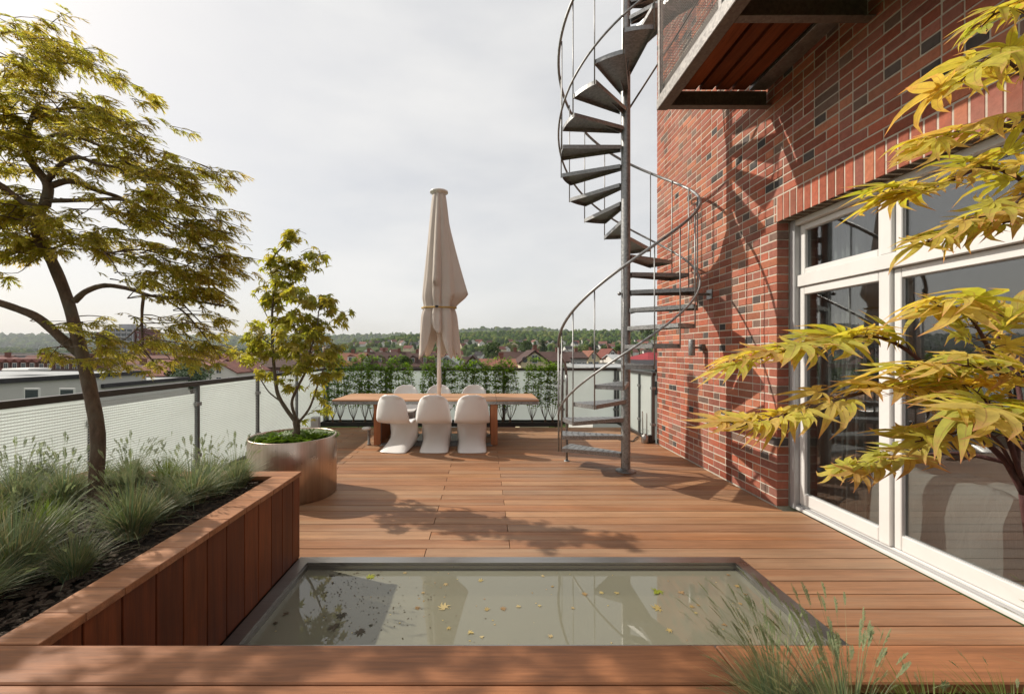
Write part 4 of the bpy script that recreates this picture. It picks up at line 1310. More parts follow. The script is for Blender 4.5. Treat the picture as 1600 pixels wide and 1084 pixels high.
# ---------------------------------------------------------------- maple in the steel pot
PB = Vector((-2.04, 4.45, .56))
potm = thing('potted_maple_tree', 'slender young maple tree with yellow green leaves growing in the steel pot', 'tree', PB)
q = MB()
Yp = 4.45
q.lathe([(.055, -.01), (.045, .03), (.036, .09)], 12, (at(462, 690, Yp).x - PB.x, 0, 0))
L1 = limb([(462, 692, Yp), (464, 672, Yp), (462, 655, Yp)], .036, .034, 10, PB)
pb = [limb([(463, 660, Yp), (448, 640, 4.45), (434, 615, 4.46), (429, 580, 4.47), (426, 540, 4.48), (425, 500, 4.5), (427, 465, 4.5), (431, 430, 4.5), (426, 405, 4.48), (446, 380, 4.46), (455, 358, 4.45)], .024, .004, 8, PB),
      limb([(464, 658, Yp), (456, 630, 4.40), (465, 605, 4.36), (480, 575, 4.32), (484, 550, 4.3), (495, 515, 4.28), (500, 480, 4.28), (520, 470, 4.28)], .018, .004, 8, PB),
      limb([(466, 660, Yp), (482, 640, 4.5), (492, 615, 4.55), (500, 590, 4.6), (512, 560, 4.62), (520, 530, 4.6)], .015, .004, 8, PB),
      limb([(440, 628, 4.46), (420, 612, 4.5), (405, 590, 4.52), (385, 570, 4.55)], .009, .003, 6, PB),
      limb([(429, 470, 4.5), (450, 455, 4.5), (470, 430, 4.48), (500, 420, 4.45)], .007, .002, 6, PB),
      limb([(426, 540, 4.48), (400, 520, 4.46), (385, 500, 4.44)], .007, .002, 6, PB),
      limb([(431, 430, 4.5), (460, 410, 4.5), (490, 400, 4.5), (510, 393, 4.5)], .006, .002, 6, PB),
      limb([(427, 500, 4.5), (455, 490, 4.55), (480, 460, 4.6)], .006, .002, 6, PB),
      limb([(484, 550, 4.3), (510, 545, 4.25), (535, 545, 4.2)], .006, .002, 6, PB),
      limb([(425, 510, 4.5), (410, 480, 4.55), (395, 455, 4.6)], .006, .002, 6, PB)]
pot_items = []
pt_temps = [palmate(7, .16, .30, .3, 3, s, 120, .5, .15) for s in range(6)]
def tuft(cx, cy, Y, rx, ry, rz, n, size):
    c = at(cx, cy, Y); ex = rx * Y / 650; ez = ry * Y / 650
    for _ in range(max(1, n // 6)):
        u = Vector((rnd.gauss(0, .45), rnd.gauss(0, .5), rnd.gauss(0, .45)))
        t0 = c + Vector((u.x * ex, u.y * rz, u.z * ez))
        o = Vector((t0.x - PB.x, t0.y - PB.y, 0)); o = o.normalized() if o.length > .02 else Vector((1, 0, 0))
        s0 = t0 - o * rnd.uniform(.08, .2) - Vector((0, 0, rnd.uniform(.0, .12)))
        q.tube(local([s0, (s0 + t0) / 2 + Vector((0, 0, .02)), t0], PB), [.0025, .002, .0012], 4, 0, False)
        for k in range(6):
            p = s0.lerp(t0, rnd.uniform(.3, 1.05)) + Vector((rnd.uniform(-.05, .05), rnd.uniform(-.05, .05), rnd.uniform(-.05, .03)))
            d = (o * .5 + Vector((rnd.uniform(-.9, .9), rnd.uniform(-.9, .9), rnd.uniform(-1.1, .1)))).normalized()
            pot_items.append((p, d, Vector((rnd.uniform(-.7, .7), rnd.uniform(-.7, .7), 1)), size * rnd.uniform(.7, 1.25)))
for a in [(455, 365, 4.45, 20, 12, .1, 24, .075), (440, 390, 4.47, 22, 22, .15, 48, .08), (425, 410, 4.5, 14, 20, .1, 24, .08), (475, 400, 4.5, 25, 16, .15, 36, .08),
          (505, 395, 4.5, 14, 10, .1, 24, .08), (505, 418, 4.45, 8, 8, .08, 12, .07), (430, 440, 4.5, 28, 25, .2, 60, .08), (465, 430, 4.5, 22, 16, .2, 30, .08), (415, 465, 4.5, 25, 22, .2, 48, .08),
          (480, 460, 4.4, 28, 18, .25, 60, .08), (515, 470, 4.3, 22, 16, .2, 54, .085), (540, 490, 4.28, 12, 9, .1, 18, .085), (440, 490, 4.5, 26, 20, .25, 60, .085), (475, 500, 4.4, 30, 20, .3, 66, .085),
          (510, 515, 4.35, 26, 18, .25, 54, .085), (400, 510, 4.45, 18, 22, .2, 42, .085), (385, 545, 4.5, 24, 18, .2, 48, .085), (410, 550, 4.45, 24, 18, .25, 48, .085), (450, 540, 4.35, 28, 20, .3, 66, .085),
          (490, 545, 4.3, 28, 20, .3, 66, .085), (525, 550, 4.3, 24, 20, .25, 60, .085), (470, 575, 4.3, 24, 14, .25, 42, .08), (515, 585, 4.4, 18, 14, .2, 36, .08), (405, 580, 4.5, 12, 10, .15, 18, .08),
          (440, 600, 4.35, 14, 8, .15, 18, .075), (500, 610, 4.5, 12, 10, .12, 14, .075), (508, 640, 4.55, 6, 10, .06, 12, .07), (484, 655, 4.5, 5, 6, .05, 6, .06)]:
    tuft(*a)
q.build('trunk', M['bark_pale'], potm)
put_leaves(potm, pot_items, pt_temps, M['lf_pot'], 300)

# ---------------------------------------------------------------- maple close to the viewer (right)
NB = Vector((.99, .74, .55))
near_m = thing('golden_maple_tree', 'golden leaved maple reaching in close from the right edge of the foreground', 'tree', NB)
q = MB()
nm_temps = [palmate(7, .112, .06 + .11 * (s % 4), .38, 5, 40 + s, 122, .45, .55) for s in range(10)]
near_items = []
YN_ = .74
def nlimb(pp, r0, r1, leaves, size, side=1.0, t0=.25, down=.75, n=7):
    leaves = int(leaves * 1.15)
    P_ = limb(pp, r0, r1, n, NB, None, 5)
    k = len(P_) - 1
    for j in range(leaves):
        t = t0 + (1 - t0) * (j + rnd.uniform(0, .8)) / leaves
        t = min(.999, t); i = min(k - 1, int(t * k))
        p = P_[i].lerp(P_[i + 1], t * k - i)
        tg = (P_[min(k, i + 1)] - P_[max(0, i - 1)]).normalized()
        sd = tg.cross(Vector((0, 0, 1))); sd = sd.normalized() if sd.length > .05 else Vector((1, 0, 0))
        sg = 1 if j % 2 else -1
        pet = (tg * .35 + sd * sg * rnd.uniform(.2, .8) + Vector((0, 0, rnd.uniform(-.1, .4)))).normalized()
        pl = size * rnd.uniform(.15, .45)
        e = p + pet * pl
        q.tube(local([p, p + pet * pl * .5 + Vector((0, 0, .003)), e], NB), [.0011, .0009, .0008], 4, 0, False)
        d = (tg * .6 + pet * .7 + Vector((rnd.uniform(-.55, .55), rnd.uniform(-.55, .55), -down * rnd.uniform(-.15, .8)))).normalized()
        n_ = Vector((rnd.uniform(-.5, .5), -.12 + rnd.uniform(-.55, .55), 1))
        near_items.append((e, d, n_, size * rnd.uniform(.6, 1.2)))
limb([(1630, 1400, .74), (1622, 1200, .74), (1625, 1000, .74), (1612, 860, .74), (1600, 772, .74)], .010, .0065, 8, NB)
limb([(1625, 1000, .74), (1660, 850, .8), (1690, 650, .82), (1700, 450, .82), (1690, 250, .82), (1680, 80, .82)], .010, .005, 8, NB)
S = .068
nlimb([(1600, 772, .74), (1572, 722, .73), (1540, 690, .72), (1505, 655, .71), (1460, 622, .70), (1400, 604, .70), (1330, 618, .70), (1260, 638, .70), (1200, 655, .70), (1150, 668, .70)], .0055, .0014, 30, S, t0=.30, down=.6)
nlimb([(1540, 690, .72), (1490, 640, .75), (1450, 575, .77), (1385, 530, .78), (1320, 528, .78), (1260, 540, .78), (1200, 556, .78), (1150, 572, .78)], .0045, .0013, 26, S * 1.12, t0=.35)
nlimb([(1572, 722, .73), (1500, 708, .76), (1430, 712, .78), (1370, 722, .78), (1320, 740, .78)], .004, .0012, 11, S * 1.0, t0=.45, down=.9)
nlimb([(1590, 740, .74), (1585, 640, .70), (1545, 545, .66), (1510, 490, .64), (1465, 478, .63)], .004, .0013, 14, S * 1.1, t0=.4, down=.9)
nlimb([(1600, 700, .74), (1590, 600, .78), (1560, 530, .8), (1570, 500, .8), (1540, 480, .82)], .004, .0013, 14, S, t0=.3)
nlimb([(1600, 760, .74), (1565, 660, .68), (1520, 610, .66), (1470, 585, .65), (1420, 575, .64)], .004, .0012, 18, S, t0=.2)
nlimb([(1600, 770, .74), (1640, 680, .66), (1610, 600, .6), (1560, 580, .58), (1500, 570, .57)], .004, .0012, 16, S, t0=.3)
nlimb([(1620, 800, .74), (1640, 720, .62), (1600, 670, .56), (1560, 640, .54), (1520, 650, .53)], .0035, .0012, 12, S * .95, t0=.35)
nlimb([(1590, 745, .74), (1560, 690, .70), (1520, 670, .68), (1480, 680, .66), (1430, 690, .66)], .003, .001, 12, S, t0=.3)
nlimb([(1697, 480, .82), (1650, 350, .8), (1600, 285, .78), (1540, 262, .76), (1480, 285, .75), (1420, 300, .75), (1385, 305, .75)], .0045, .0013, 22, S * 1.1, t0=.3)
nlimb([(1650, 350, .8), (1600, 345, .74), (1550, 350, .72), (1500, 360, .72), (1450, 378, .72)], .0035, .0012, 14, S, t0=.25)
nlimb([(1695, 330, .82), (1640, 240, .76), (1590, 200, .72), (1530, 195, .7), (1480, 215, .7), (1450, 225, .7)], .0035, .0012, 15, S, t0=.3)
nlimb([(1690, 250, .82), (1640, 180, .74), (1600, 120, .7), (1560, 90, .68), (1520, 110, .67), (1490, 140, .67)], .0035, .0012, 12, S * 1.05, t0=.35)
nlimb([(1685, 150, .82), (1640, 60, .74), (1600, 20, .7), (1560, 20, .68), (1530, 45, .68)], .0035, .0012, 10, S, t0=.35)
nlimb([(1690, 300, .82), (1650, 290, .7), (1610, 300, .66), (1570, 330, .64), (1530, 340, .63)], .0035, .0012, 10, S, t0=.3)
q.build('trunk', M['bark_red'], near_m)
put_leaves(near_m, near_items, nm_temps, M['lf_near'], 300)

# ================================================================ grasses
M['fescue'] = foliage_mat('fescue_blade', [(.15, .21, .115), (.10, .15, .085), (.21, .26, .14), (.17, .22, .08), (.30, .28, .15), (.36, .31, .18)], None, .3, .5)
M['green_grass'] = foliage_mat('green_blade', [(.11, .17, .035), (.15, .20, .04), (.09, .14, .03), (.20, .21, .07)], None, .35, .5)
M['seed'] = foliage_mat('grass_seed', [(.25, .30, .15), (.19, .24, .12), (.31, .31, .18)], None, .3, .6)
def grass_mesh(seed, n, h, spread, wid, nst, sh, lean=(0, 0), seedlen=.055, nsp=15):
    r_ = random.Random(seed)
    V = []; F = []; SV = []; SF = []
    def blade(a, r0, L_, out, w):
        b = len(V); x0, y0 = r0 * math.cos(a), r0 * math.sin(a)
        tw = a + r_.uniform(-.8, .8)
        for i in range(5):
            t = i / 4
            d = r0 + out * L_ * t ** 1.7
            z = L_ * (t - .45 * out * t * t)
            px_, py_ = d * math.cos(a) + lean[0] * L_ * t * t, d * math.sin(a) + lean[1] * L_ * t * t
            ww = w * (1 - t ** 1.5)
            if i < 4:
                V.append((px_ - math.sin(tw) * ww, py_ + math.cos(tw) * ww, z)); V.append((px_ + math.sin(tw) * ww, py_ - math.cos(tw) * ww, z))
                if i: F.extend([(b+2*i-2, b+2*i-1, b+2*i+1), (b+2*i-2, b+2*i+1, b+2*i)])
            else:
                V.append((px_, py_, z)); F.append((b+6, b+7, b+8))
        return (px_, py_, z)
    for _ in range(n):
        a = r_.uniform(0, 6.283); blade(a, spread * .35 * math.sqrt(r_.random()), h * r_.uniform(.55, 1.15), abs(r_.gauss(.45, .3)), wid * r_.uniform(.7, 1.2))
    for _ in range(nst):
        a = r_.uniform(0, 6.283); L_ = sh * r_.uniform(.7, 1.12); o = abs(r_.gauss(.35, .22))
        r0 = spread * .2 * r_.random()
        blade(a, r0, L_, o, wid * .7)
        # seed head along the top of the stem
        sl = seedlen * r_.uniform(.7, 1.3)
        for k2 in range(nsp):
            k = k2 * 10 / (nsp - 1)
            t = 1 - sl / L_ * (k / 10) * 1.0
            d = r0 + o * L_ * t ** 1.7; z = L_ * (t - .45 * o * t * t)
            p = Vector((d * math.cos(a) + lean[0] * L_ * t * t, d * math.sin(a) + lean[1] * L_ * t * t, z))
            for sgn in (-1, 1):
                b = len(SV); u = a + sgn * 1.5 + r_.uniform(-.5, .5)
                l = sl * (.24 if nsp < 20 else .17) * (1 - abs(k - 5) / 9) * r_.uniform(.7, 1.3)
                tipv = p + Vector((math.cos(u) * l * .55 + math.cos(a) * l * .4, math.sin(u) * l * .55 + math.sin(a) * l * .4, l * .9))
                m_ = (p + tipv) / 2; c = Vector((-math.sin(a), math.cos(a), .3)) * (l * .15)
                SV.extend([p, m_ + c, tipv, m_ - c]); SF.extend([(b, b+1, b+2), (b, b+2, b+3)])
    V = np.array(V); F = np.array(F)
    SV = np.array([tuple(p) for p in SV]) if SV else np.zeros((0, 3)); SF = np.array(SF) if SF else np.zeros((0, 3), int)
    return V, F, SV, SF
def grass_proto(mat, *a, **k):
    V, F, SV, SF = grass_mesh(*a, **k)
    return tri_mesh('grass_blades', V, F, mat, np.zeros((len(V), 2))), (tri_mesh('seed_heads', SV, SF, M['seed'], np.zeros((len(SV), 2))) if len(SF) else None)
GP = [grass_proto(M['fescue'], s, 900, .27, .14, .0021, 40, .42) for s in range(4)]
GG = [grass_proto(M['green_grass'], 20 + s, 480, .26, .12, .0024, 10, .42) for s in range(2)]
def clump(px, py, Y, kind, sc, label, z=.575, px_is=True, g='grass clumps in the planter'):
    p = at(px, py, Y) if px_is else Vector((px, Y, 0))
    b, s = (GP if kind == 'f' else GG)[rnd.randrange(4 if kind == 'f' else 2)]
    t = thing('grass_clump', label, 'ornamental grass', (p.x, Y, z), rnd.uniform(0, 6.28), g)
    sc *= 1.0; t.scale = (sc, sc, sc * rnd.uniform(.80, .98))
    tag(obj_from('blades', b, t), kind='stuff')
    if s: tag(obj_from('seed_heads', s, t), kind='stuff')
    return t
for a in [(20, 905, 1.70, 'f', 1.25, 'big dry tipped blue grass clump at the lower left edge of the planter bed'),
          (75, 850, 2.02, 'g', 1.0, 'bright green grass clump left of the maple trunk in the planter'),
          (-60, 950, 1.45, 'f', 1.0, 'blue grass clump cut by the left edge of the photo, nearest in the planter'),
          (205, 838, 2.08, 'f', 1.25, 'blue green grass clump in front of the maple trunk by the mulch'),
          (300, 785, 2.52, 'f', 1.22, 'rounded grass clump right of the maple trunk beside the cap boards'),
          (370, 752, 2.82, 'f', 1.0, 'small grass clump in the far right corner of the planter'),
          (205, 765, 2.80, 'f', 1.0, 'blue grass clump with pale plumes just behind the maple trunk'),
          (262, 757, 2.86, 'g', .95, 'green grass clump behind the trunk against the far cap boards'),
          (100, 790, 2.5, 'f', 1.05, 'seeding grass clump before the glass fence left of the trunk'),
          (25, 800, 2.45, 'f', 1.1, 'tall seeding grass clump by the fence at the left side of the planter'),
          (-30, 845, 2.1, 'g', 1.0, 'green grass clump at the far left of the planter, partly out of view'),
          (325, 752, 2.88, 'f', .85, 'pale plumed grass clump along the far edge between two rounder clumps')]:
    clump(*a)
for a in [(115, 915, 1.72, 'f', .85, 'blue grass clump on the mulch at the near end beside the cap boards'),
          (255, 812, 2.30, 'f', .9, 'blue grass clump between the two rounded clumps by the cap boards'),
          (-10, 900, 1.62, 'g', .9, 'green grass clump at the left edge behind the dry tipped clump'),
          (340, 768, 2.66, 'f', .75, 'small grass tuft close to the cap boards near the far corner'),
          (160, 760, 2.86, 'g', .9, 'green grass clump left behind the maple trunk'),
          (60, 775, 2.78, 'f', 1.0, 'feathery grass clump against the fence at the left'),
          (-70, 830, 2.3, 'f', 1.0, 'seeding grass clump cut by the left photo edge before the fence'),
          ]:
    clump(*a)
# foreground right
FGm = [grass_proto(M['fescue'], 60, 900, .24, .11, .0022, 110, .42, lean=(-.13, .06), seedlen=.05, nsp=30)]
for (x, y_, sc, l) in ((.80, .92, .92, 'blue grass clump with plump seed heads in the foreground beside the bench boards'), (.72, 1.02, .72, 'low blue grass clump at the corner where the bench boards meet'), (1.62, 1.0, .8, 'seeding grass clump at the right edge of the foreground planter')):
    t = thing('grass_clump', l, 'ornamental grass', (x, y_, .57), rnd.uniform(-.4, .4), 'grass clumps in the front planter'); t.scale = (sc,) * 3
    tag(obj_from('blades', FGm[0][0], t), kind='stuff'); tag(obj_from('seed_heads', FGm[0][1], t), kind='stuff')
clump(1.03, 0, .95, 'g', .72, 'fine green grass clump at the lower right of the foreground', .57, False, 'grass clumps in the front planter')
clump(1.25, 0, .98, 'g', .66, 'second green grass clump at the lower right, nearer the photo edge', .57, False, 'grass clumps in the front planter')
# pot underplanting
def herb(seed, n, rad, mat):
    r_ = random.Random(seed); it = []
    tp = [palmate(5, .16, .2, .2, 3, 90 + s, 80, .8) for s in range(2)]
    for _ in range(n):
        a = r_.uniform(0, 6.28); r0 = rad * math.sqrt(r_.random())
        p = Vector((r0 * math.cos(a), r0 * math.sin(a), r_.uniform(0, .05) * (1.2 - r0 / rad)))
        it.append((r_.randrange(2), frame_mat(p, Vector((math.cos(a), math.sin(a), r_.uniform(.3, 1.5))), Vector((0, 0, 1)), r_.uniform(.03, .06))))
    V, F, U = join_many(tp, it)
    return tri_mesh('herb_leaves', V, F, mat, U)
M['herb'] = foliage_mat('herb_leaf', [(.10, .17, .03), (.14, .20, .04), (.08, .13, .025)], None, .35)
for (dx, dy, sc, l, sd) in ((-.17, -.05, 1.25, 'low green plant on the left side of the steel pot', 1), (.16, .05, 1.4, 'low leafy green plant on the right side of the steel pot', 2), (-.05, .2, 1.0, 'low green plant at the back of the steel pot', 3)):
    h = tag(obj_from('low_plant', herb(sd, 300, .19, M['herb']), None, (-2.04 + dx, 4.45 + dy, .572), (0, 0, sd), sc), l, 'plant')
# ================================================================ shrubs in the trough
M['hedge'] = foliage_mat('trough_shrub_leaf', [(.14, .23, .04), (.18, .28, .05), (.11, .18, .034), (.27, .35, .06)], None, .6)
M['stem'] = plain('shrub_stem', (.085, .055, .035), .8)
def shrub_mesh(seed):
    r_ = random.Random(seed); q_ = MB(); it = []
    tops = []
    q_.lathe([(.03, 0), (.028, .04), (.012, .09)], 8)
    for k in range(7):
        a = R(-90 + 180 * k / 6) ; sp_ = r_.uniform(.06, .15) * math.sin(a)
        zt = r_.uniform(1.12, 1.36)
        P_ = curve_pts([(0, 0, .05), (sp_ * .8, r_.uniform(-.03, .03), .28), (sp_ * 1.1 + r_.uniform(-.03, .03), r_.uniform(-.05, .05), .62), (sp_ * .8 + r_.uniform(-.05, .05), r_.uniform(-.05, .05), zt)], 4)
        q_.tube(P_, [.006 - .004 * i / len(P_) for i in range(len(P_))], 5, 0, False)
        tops.append(P_)
    tp = [palmate(3, .24, .15, .2, 3, 70 + s, 40, .7) for s in range(3)]
    for _ in range(900):
        P_ = r_.choice(tops); n = len(P_)
        t = .40 + .60 * r_.random() ** .6
        p = P_[min(n - 1, int(t * n))] + Vector((r_.gauss(0, .035), r_.gauss(0, .05), r_.gauss(0, .03)))
        d = Vector((r_.uniform(-1, 1), r_.uniform(-1, 1), r_.uniform(-.3, .8)))
        it.append((r_.randrange(3), frame_mat(p, d, Vector((0, -.4, 1)), r_.uniform(.032, .058))))
    V, F, U = join_many(tp, it)
    return q_.mesh('shrub_stems', M['stem']), tri_mesh('foliage', V, F, M['hedge'], U)
SH = [shrub_mesh(200 + i) for i in range(5)]
n = 22
for i in range(n):
    if i in (8, 18): continue
    x = -3.12 + (1.42 + 3.12) * i / (n - 1) + rnd.uniform(-.05, .05)
    sm_, fm = SH[i % 5]
    side = 'left of the table' if x < -2.45 else ('behind the table' if x < .9 else 'between the table and the spiral stair')
    t = thing('trough_shrub', 'leafy shrub with fanned stems in the trough ' + side, 'shrub', (x, 8.52, .055), rnd.choice((0, math.pi)) + rnd.uniform(-.3, .3), 'shrubs in the far trough ' + side)
    t.scale = (1, 1, rnd.uniform(.88, 1.02))
    obj_from('stems', sm_, t); tag(obj_from('foliage', fm, t), kind='stuff')

# ================================================================ leaves floating on the basin
M['dry'] = foliage_mat('fallen_leaf', [(.50, .40, .16), (.42, .32, .12), (.30, .17, .08), (.55, .45, .22)], None, .2)
M['fresh'] = foliage_mat('fresh_fallen_leaf', [(.28, .34, .03), (.34, .36, .05)], None, .3)
M['rot'] = foliage_mat('sodden_leaf', [(.05, .045, .02), (.09, .055, .03)], None, .1)
fl_t = [palmate(7, .15, -.05, .15, 3, 300 + s, 125, .5, .5) for s in range(4)]
def floater(px, py, size, mat, label, grp=None, z=-.0335):
    Y = (EYE - z) * 650 / (py - 549); p = at(px, py, Y)
    o = obj_from('floating_leaf', tri_mesh('floating_leaf', *fl_t[rnd.randrange(4)][:2], M[mat], fl_t[0][2]), None)
    a = rnd.uniform(0, 6.28)
    o.matrix_world = frame_mat((p.x, Y, z), (math.cos(a), math.sin(a), 0), (rnd.uniform(-.1, .1), rnd.uniform(-.1, .1), 1), size)
    return tag(o, label, 'leaf', grp)
floater(1027, 922, .062, 'fresh', 'bright green leaf floating right of the middle of the basin')
floater(1030, 950, .052, 'dry', 'pale star shaped leaf floating just below the bright green leaf')
floater(578, 902, .055, 'fresh', 'yellow green leaf floating by the far left rim of the basin')
floater(534, 959, .055, 'rot', 'dark green sodden leaf floating at the left of the basin')
floater(561, 985, .055, 'rot', 'brown curled leaf floating near the left front of the basin')
floater(521, 977, .055, 'rot', 'blackish sodden leaf left of the brown curled leaf in the basin')
floater(695, 949, .060, 'dry', 'large torn tan leaf floating left of the middle of the basin')
for (x, y_) in ((520, 898), (530, 896), (590, 897), (632, 895), (752, 907), (762, 952), (785, 951), (842, 946), (896, 950), (811, 946), (964, 925), (938, 925), (1082, 948), (1086, 957), (1044, 983), (1090, 945), (863, 915), (849, 899), (912, 928), (695, 912), (660, 925), (651, 950), (700, 980), (733, 987), (752, 995), (1133, 975), (1138, 898), (1150, 915), (1163, 928), (1158, 943), (1064, 926), (860, 992), (580, 975), (447, 957), (432, 972)):
    floater(x, y_, rnd.uniform(.018, .034), 'dry' if x > 600 else 'rot', 'small withered leaf floating on the basin water', 'small leaves on the basin water')
q = MB()
for i in range(260):
    x = rnd.uniform(PX0 + .15, PX1 - .12); y_ = rnd.uniform(PY0 + .12, PY1 - .12)
    if i > 60: x = -1.05 + abs(rnd.gauss(0, .35)); y_ = 2.62 + rnd.gauss(0, .16) - .25 * (x + .9)
    if not (PX0 + .1 < x < PX1 - .1 and PY0 + .1 < y_ < PY1 - .1): continue
    s = rnd.uniform(.002, .007); m_ = Matrix.Translation((x, y_, -.0345)) @ Matrix.Rotation(rnd.uniform(0, 6.3), 4, 'Z')
    vs = [m_ @ Vector(p) for p in ((-s, -s * .5, 0), (s, -s * .6, 0), (s * .7, s * .6, .0005), (-s * .6, s * .5, 0))]
    q.add(vs, [(0, 1, 2, 3)], 0 if i <= 60 else 1)
tag(q.build('water_specks', [M['dry'], M['rot']]), 'tiny petals and dark specks scattered on the basin water', 'debris', None, 'stuff')
# ================================================================ the land
def sstep(a, b, x):
    t = min(1, max(0, (x - a) / (b - a))); return t * t * (3 - 2 * t)
GZ = -14.0
def ground(x, y):
    z = GZ
    near = sstep(-520, -180, x) 
    z += near * (34 * sstep(380, 1000, y) + (28 + 5 * math.sin(x * .006) + 3 * math.sin(x * .017 + 1)) * sstep(950, 1330, y))
    z += (1 - near) * 20 * sstep(900, 1900, y)
    z += (92 + 8 * math.sin(x * .0021 + 2) + 4 * math.sin(x * .006)) * sstep(2300, 3300, y)
    return z
gx = sorted(set([-6500, -5200, -4200, -3400, -2800, -2400] + list(range(-2000, 2001, 40)) + [2400, 2800, 3400, 4200, 5200, 6500]))
gy = [-250, -60, 0, 60] + list(range(120, 1500, 30)) + list(range(1500, 3600, 100)) + [3800, 4200, 4800, 5400]
V = np.array([(x, y, ground(x, y)) for y in gy for x in gx]); nx = len(gx)
i = (np.arange(len(gy) - 1)[:, None] * nx + np.arange(nx - 1)[None]).ravel()
F = np.concatenate([np.stack([i, i + 1, i + nx + 1], 1), np.stack([i, i + nx + 1, i + nx], 1)])
m, nt, b, out = newmat('land')
ge = nd(nt, 'ShaderNodeNewGeometry')
no = nd(nt, 'ShaderNodeTexNoise', {'Vector': ge.outputs['Position'], 'Scale': .012, 'Detail': 8, 'Roughness': .7})
c = ramp(nt, no.outputs['Fac'], [(.32, (.03, .05, .018)), (.5, (.055, .08, .03)), (.62, (.10, .11, .05)), (.75, (.09, .08, .065))])
nt.links.new(c, b.inputs['Base Color']); b.inputs['Roughness'].default_value = 1; b.inputs['Specular IOR Level'].default_value = 0
M['land'] = m
tag(obj_from('ground', tri_mesh('ground', V, F, M['land'], None, True)), 'green land running from the town up to wooded hills', None, None, 'structure')

# ---------------------------------------------------------------- trees
def far_foliage(name, cols):
    return foliage_mat(name, cols, None, .2, .7, .1)
M['wood1'] = far_foliage('far_leaf_green', [(.050, .085, .018), (.065, .105, .022), (.038, .065, .017), (.085, .12, .028)])
M['wood2'] = far_foliage('far_leaf_pale', [(.10, .12, .035), (.12, .13, .04), (.08, .10, .03)])
M['wood3'] = far_foliage('far_leaf_dark', [(.028, .048, .016), (.036, .058, .018), (.022, .036, .016)])
M['wood4'] = far_foliage('far_leaf_silver', [(.10, .14, .08), (.13, .17, .10), (.07, .11, .055)])
M['trunk_far'] = plain('far_trunk', (.06, .045, .03), .9)
def crown_mesh(seed, mat, n=900, tall=1.0, leaf=.075, lobes=9):
    """crown of unit radius built from leaf clumps grouped in uneven boughs, base at z=0"""
    r_ = random.Random(seed)
    lob = []
    for k in range(lobes):
        a = r_.uniform(0, 6.28); h = r_.uniform(.25, 1.35)
        rr = .62 * math.sqrt(max(.05, 1 - ((h - .75) / .8) ** 2)) * r_.uniform(.5, 1)
        lob.append((rr * math.cos(a), rr * math.sin(a), h * tall, r_.uniform(.28, .48)))
    lob.append((0, 0, 1.25 * tall, .42)); lob.append((0, 0, .7 * tall, .55))
    V = []; F = []
    for _ in range(n):
        l = r_.choice(lob)
        d = Vector((r_.gauss(0, 1), r_.gauss(0, 1), r_.gauss(.25, 1))).normalized()
        p = Vector(l[:3]) + d * l[3] * r_.uniform(.75, 1.08)
        n_ = (d + Vector((r_.uniform(-.7, .7), r_.uniform(-.7, .7), r_.uniform(-.4, .8)))).normalized()
        u = n_.cross(Vector((r_.uniform(-1, 1), r_.uniform(-1, 1), r_.uniform(-1, 1)))).normalized(); w = n_.cross(u)
        s = leaf * r_.uniform(.6, 1.5); b_ = len(V)
        V += [p - u * s, p + w * s * .6, p + u * s, p - w * s * .7 + n_ * s * .3]
        F += [(b_, b_ + 1, b_ + 2), (b_, b_ + 2, b_ + 3)]
    return tri_mesh('crown', np.array([tuple(p) for p in V]), np.array(F), mat, np.zeros((len(V), 2)))
tk = MB(); tk.tube([(0, 0, -1.0), (.02, 0, -.3), (0, .02, 0)], [.09, .065, .05], 7)
for a in (0, 2.1, 4.2): tk.tube([(.01, 0, -.05), (.3 * math.cos(a), .3 * math.sin(a), .06)], [.04, .012], 5)
tk_me = tk.mesh('trunk', M['trunk_far'])
CR = {'g': [crown_mesh(1, M['wood1'], 1300), crown_mesh(2, M['wood1'], 1300, 1.15)], 'p': [crown_mesh(3, M['wood2'], 1300), crown_mesh(4, M['wood2'], 1300, .9)],
      'd': [crown_mesh(5, M['wood3'], 1300, 1.2), crown_mesh(6, M['wood3'], 1300, 1.5)], 's': [crown_mesh(7, M['wood4'], 2600, 1.05, .055, 16)]}
def far_tree(px, pytop, Y, kind, wpx, label, grp=None):
    """a tree whose crown top and width show at these pixels"""
    p = at(px, pytop, Y); r_ = wpx * Y / 650 / 2
    gz = ground(p.x, Y)
    t = thing('tree', label, 'tree', (p.x, Y, 0), rnd.uniform(0, 6.28), grp)
    c = obj_from('crown', rnd.choice(CR[kind]), t, (0, 0, p.z - 1.75 * r_), None, (r_, r_, r_ * rnd.uniform(.9, 1.05)))
    tag(c, kind='stuff')
    obj_from('trunk', tk_me, t, (0, 0, p.z - 1.5 * r_), None, (r_, r_, max(r_, p.z - 1.5 * r_ - gz + .3)))
    return t
far_tree(300, 556, 42, 's', 66, 'silvery green willow like tree just beyond the left glass fence')
far_tree(272, 572, 44, 'd', 30, 'small dark tree beside the silvery green tree beyond the left fence')
far_tree(632, 555, 92, 'g', 34, 'round green tree among the brown roofs left of the parasol')
far_tree(768, 534, 230, 'g', 38, 'broad dark green tree right of the parasol among red roofs')
far_tree(868, 560, 85, 'p', 44, 'pale green bushy tree right of the cream house')
far_tree(915, 533, 260, 'p', 42, 'yellow green round tree seen through the stair balusters')
far_tree(926, 541, 240, 'd', 18, 'small dark round tree before the yellow green tree behind the stair')
far_tree(946, 535, 260, 'g', 34, 'green tree right of the yellow green one behind the stair')
far_tree(965, 541, 210, 'g', 18, 'small light green round tree just left of the stair post')
far_tree(944, 557, 130, 'g', 18, 'small green tree before the pale gables behind the stair')
far_tree(922, 559, 120, 'p', 28, 'pale bush like tree below the red gables behind the stair')
far_tree(1003, 513, 420, 'd', 9, 'dark narrow tree on the hill right of the stair post')
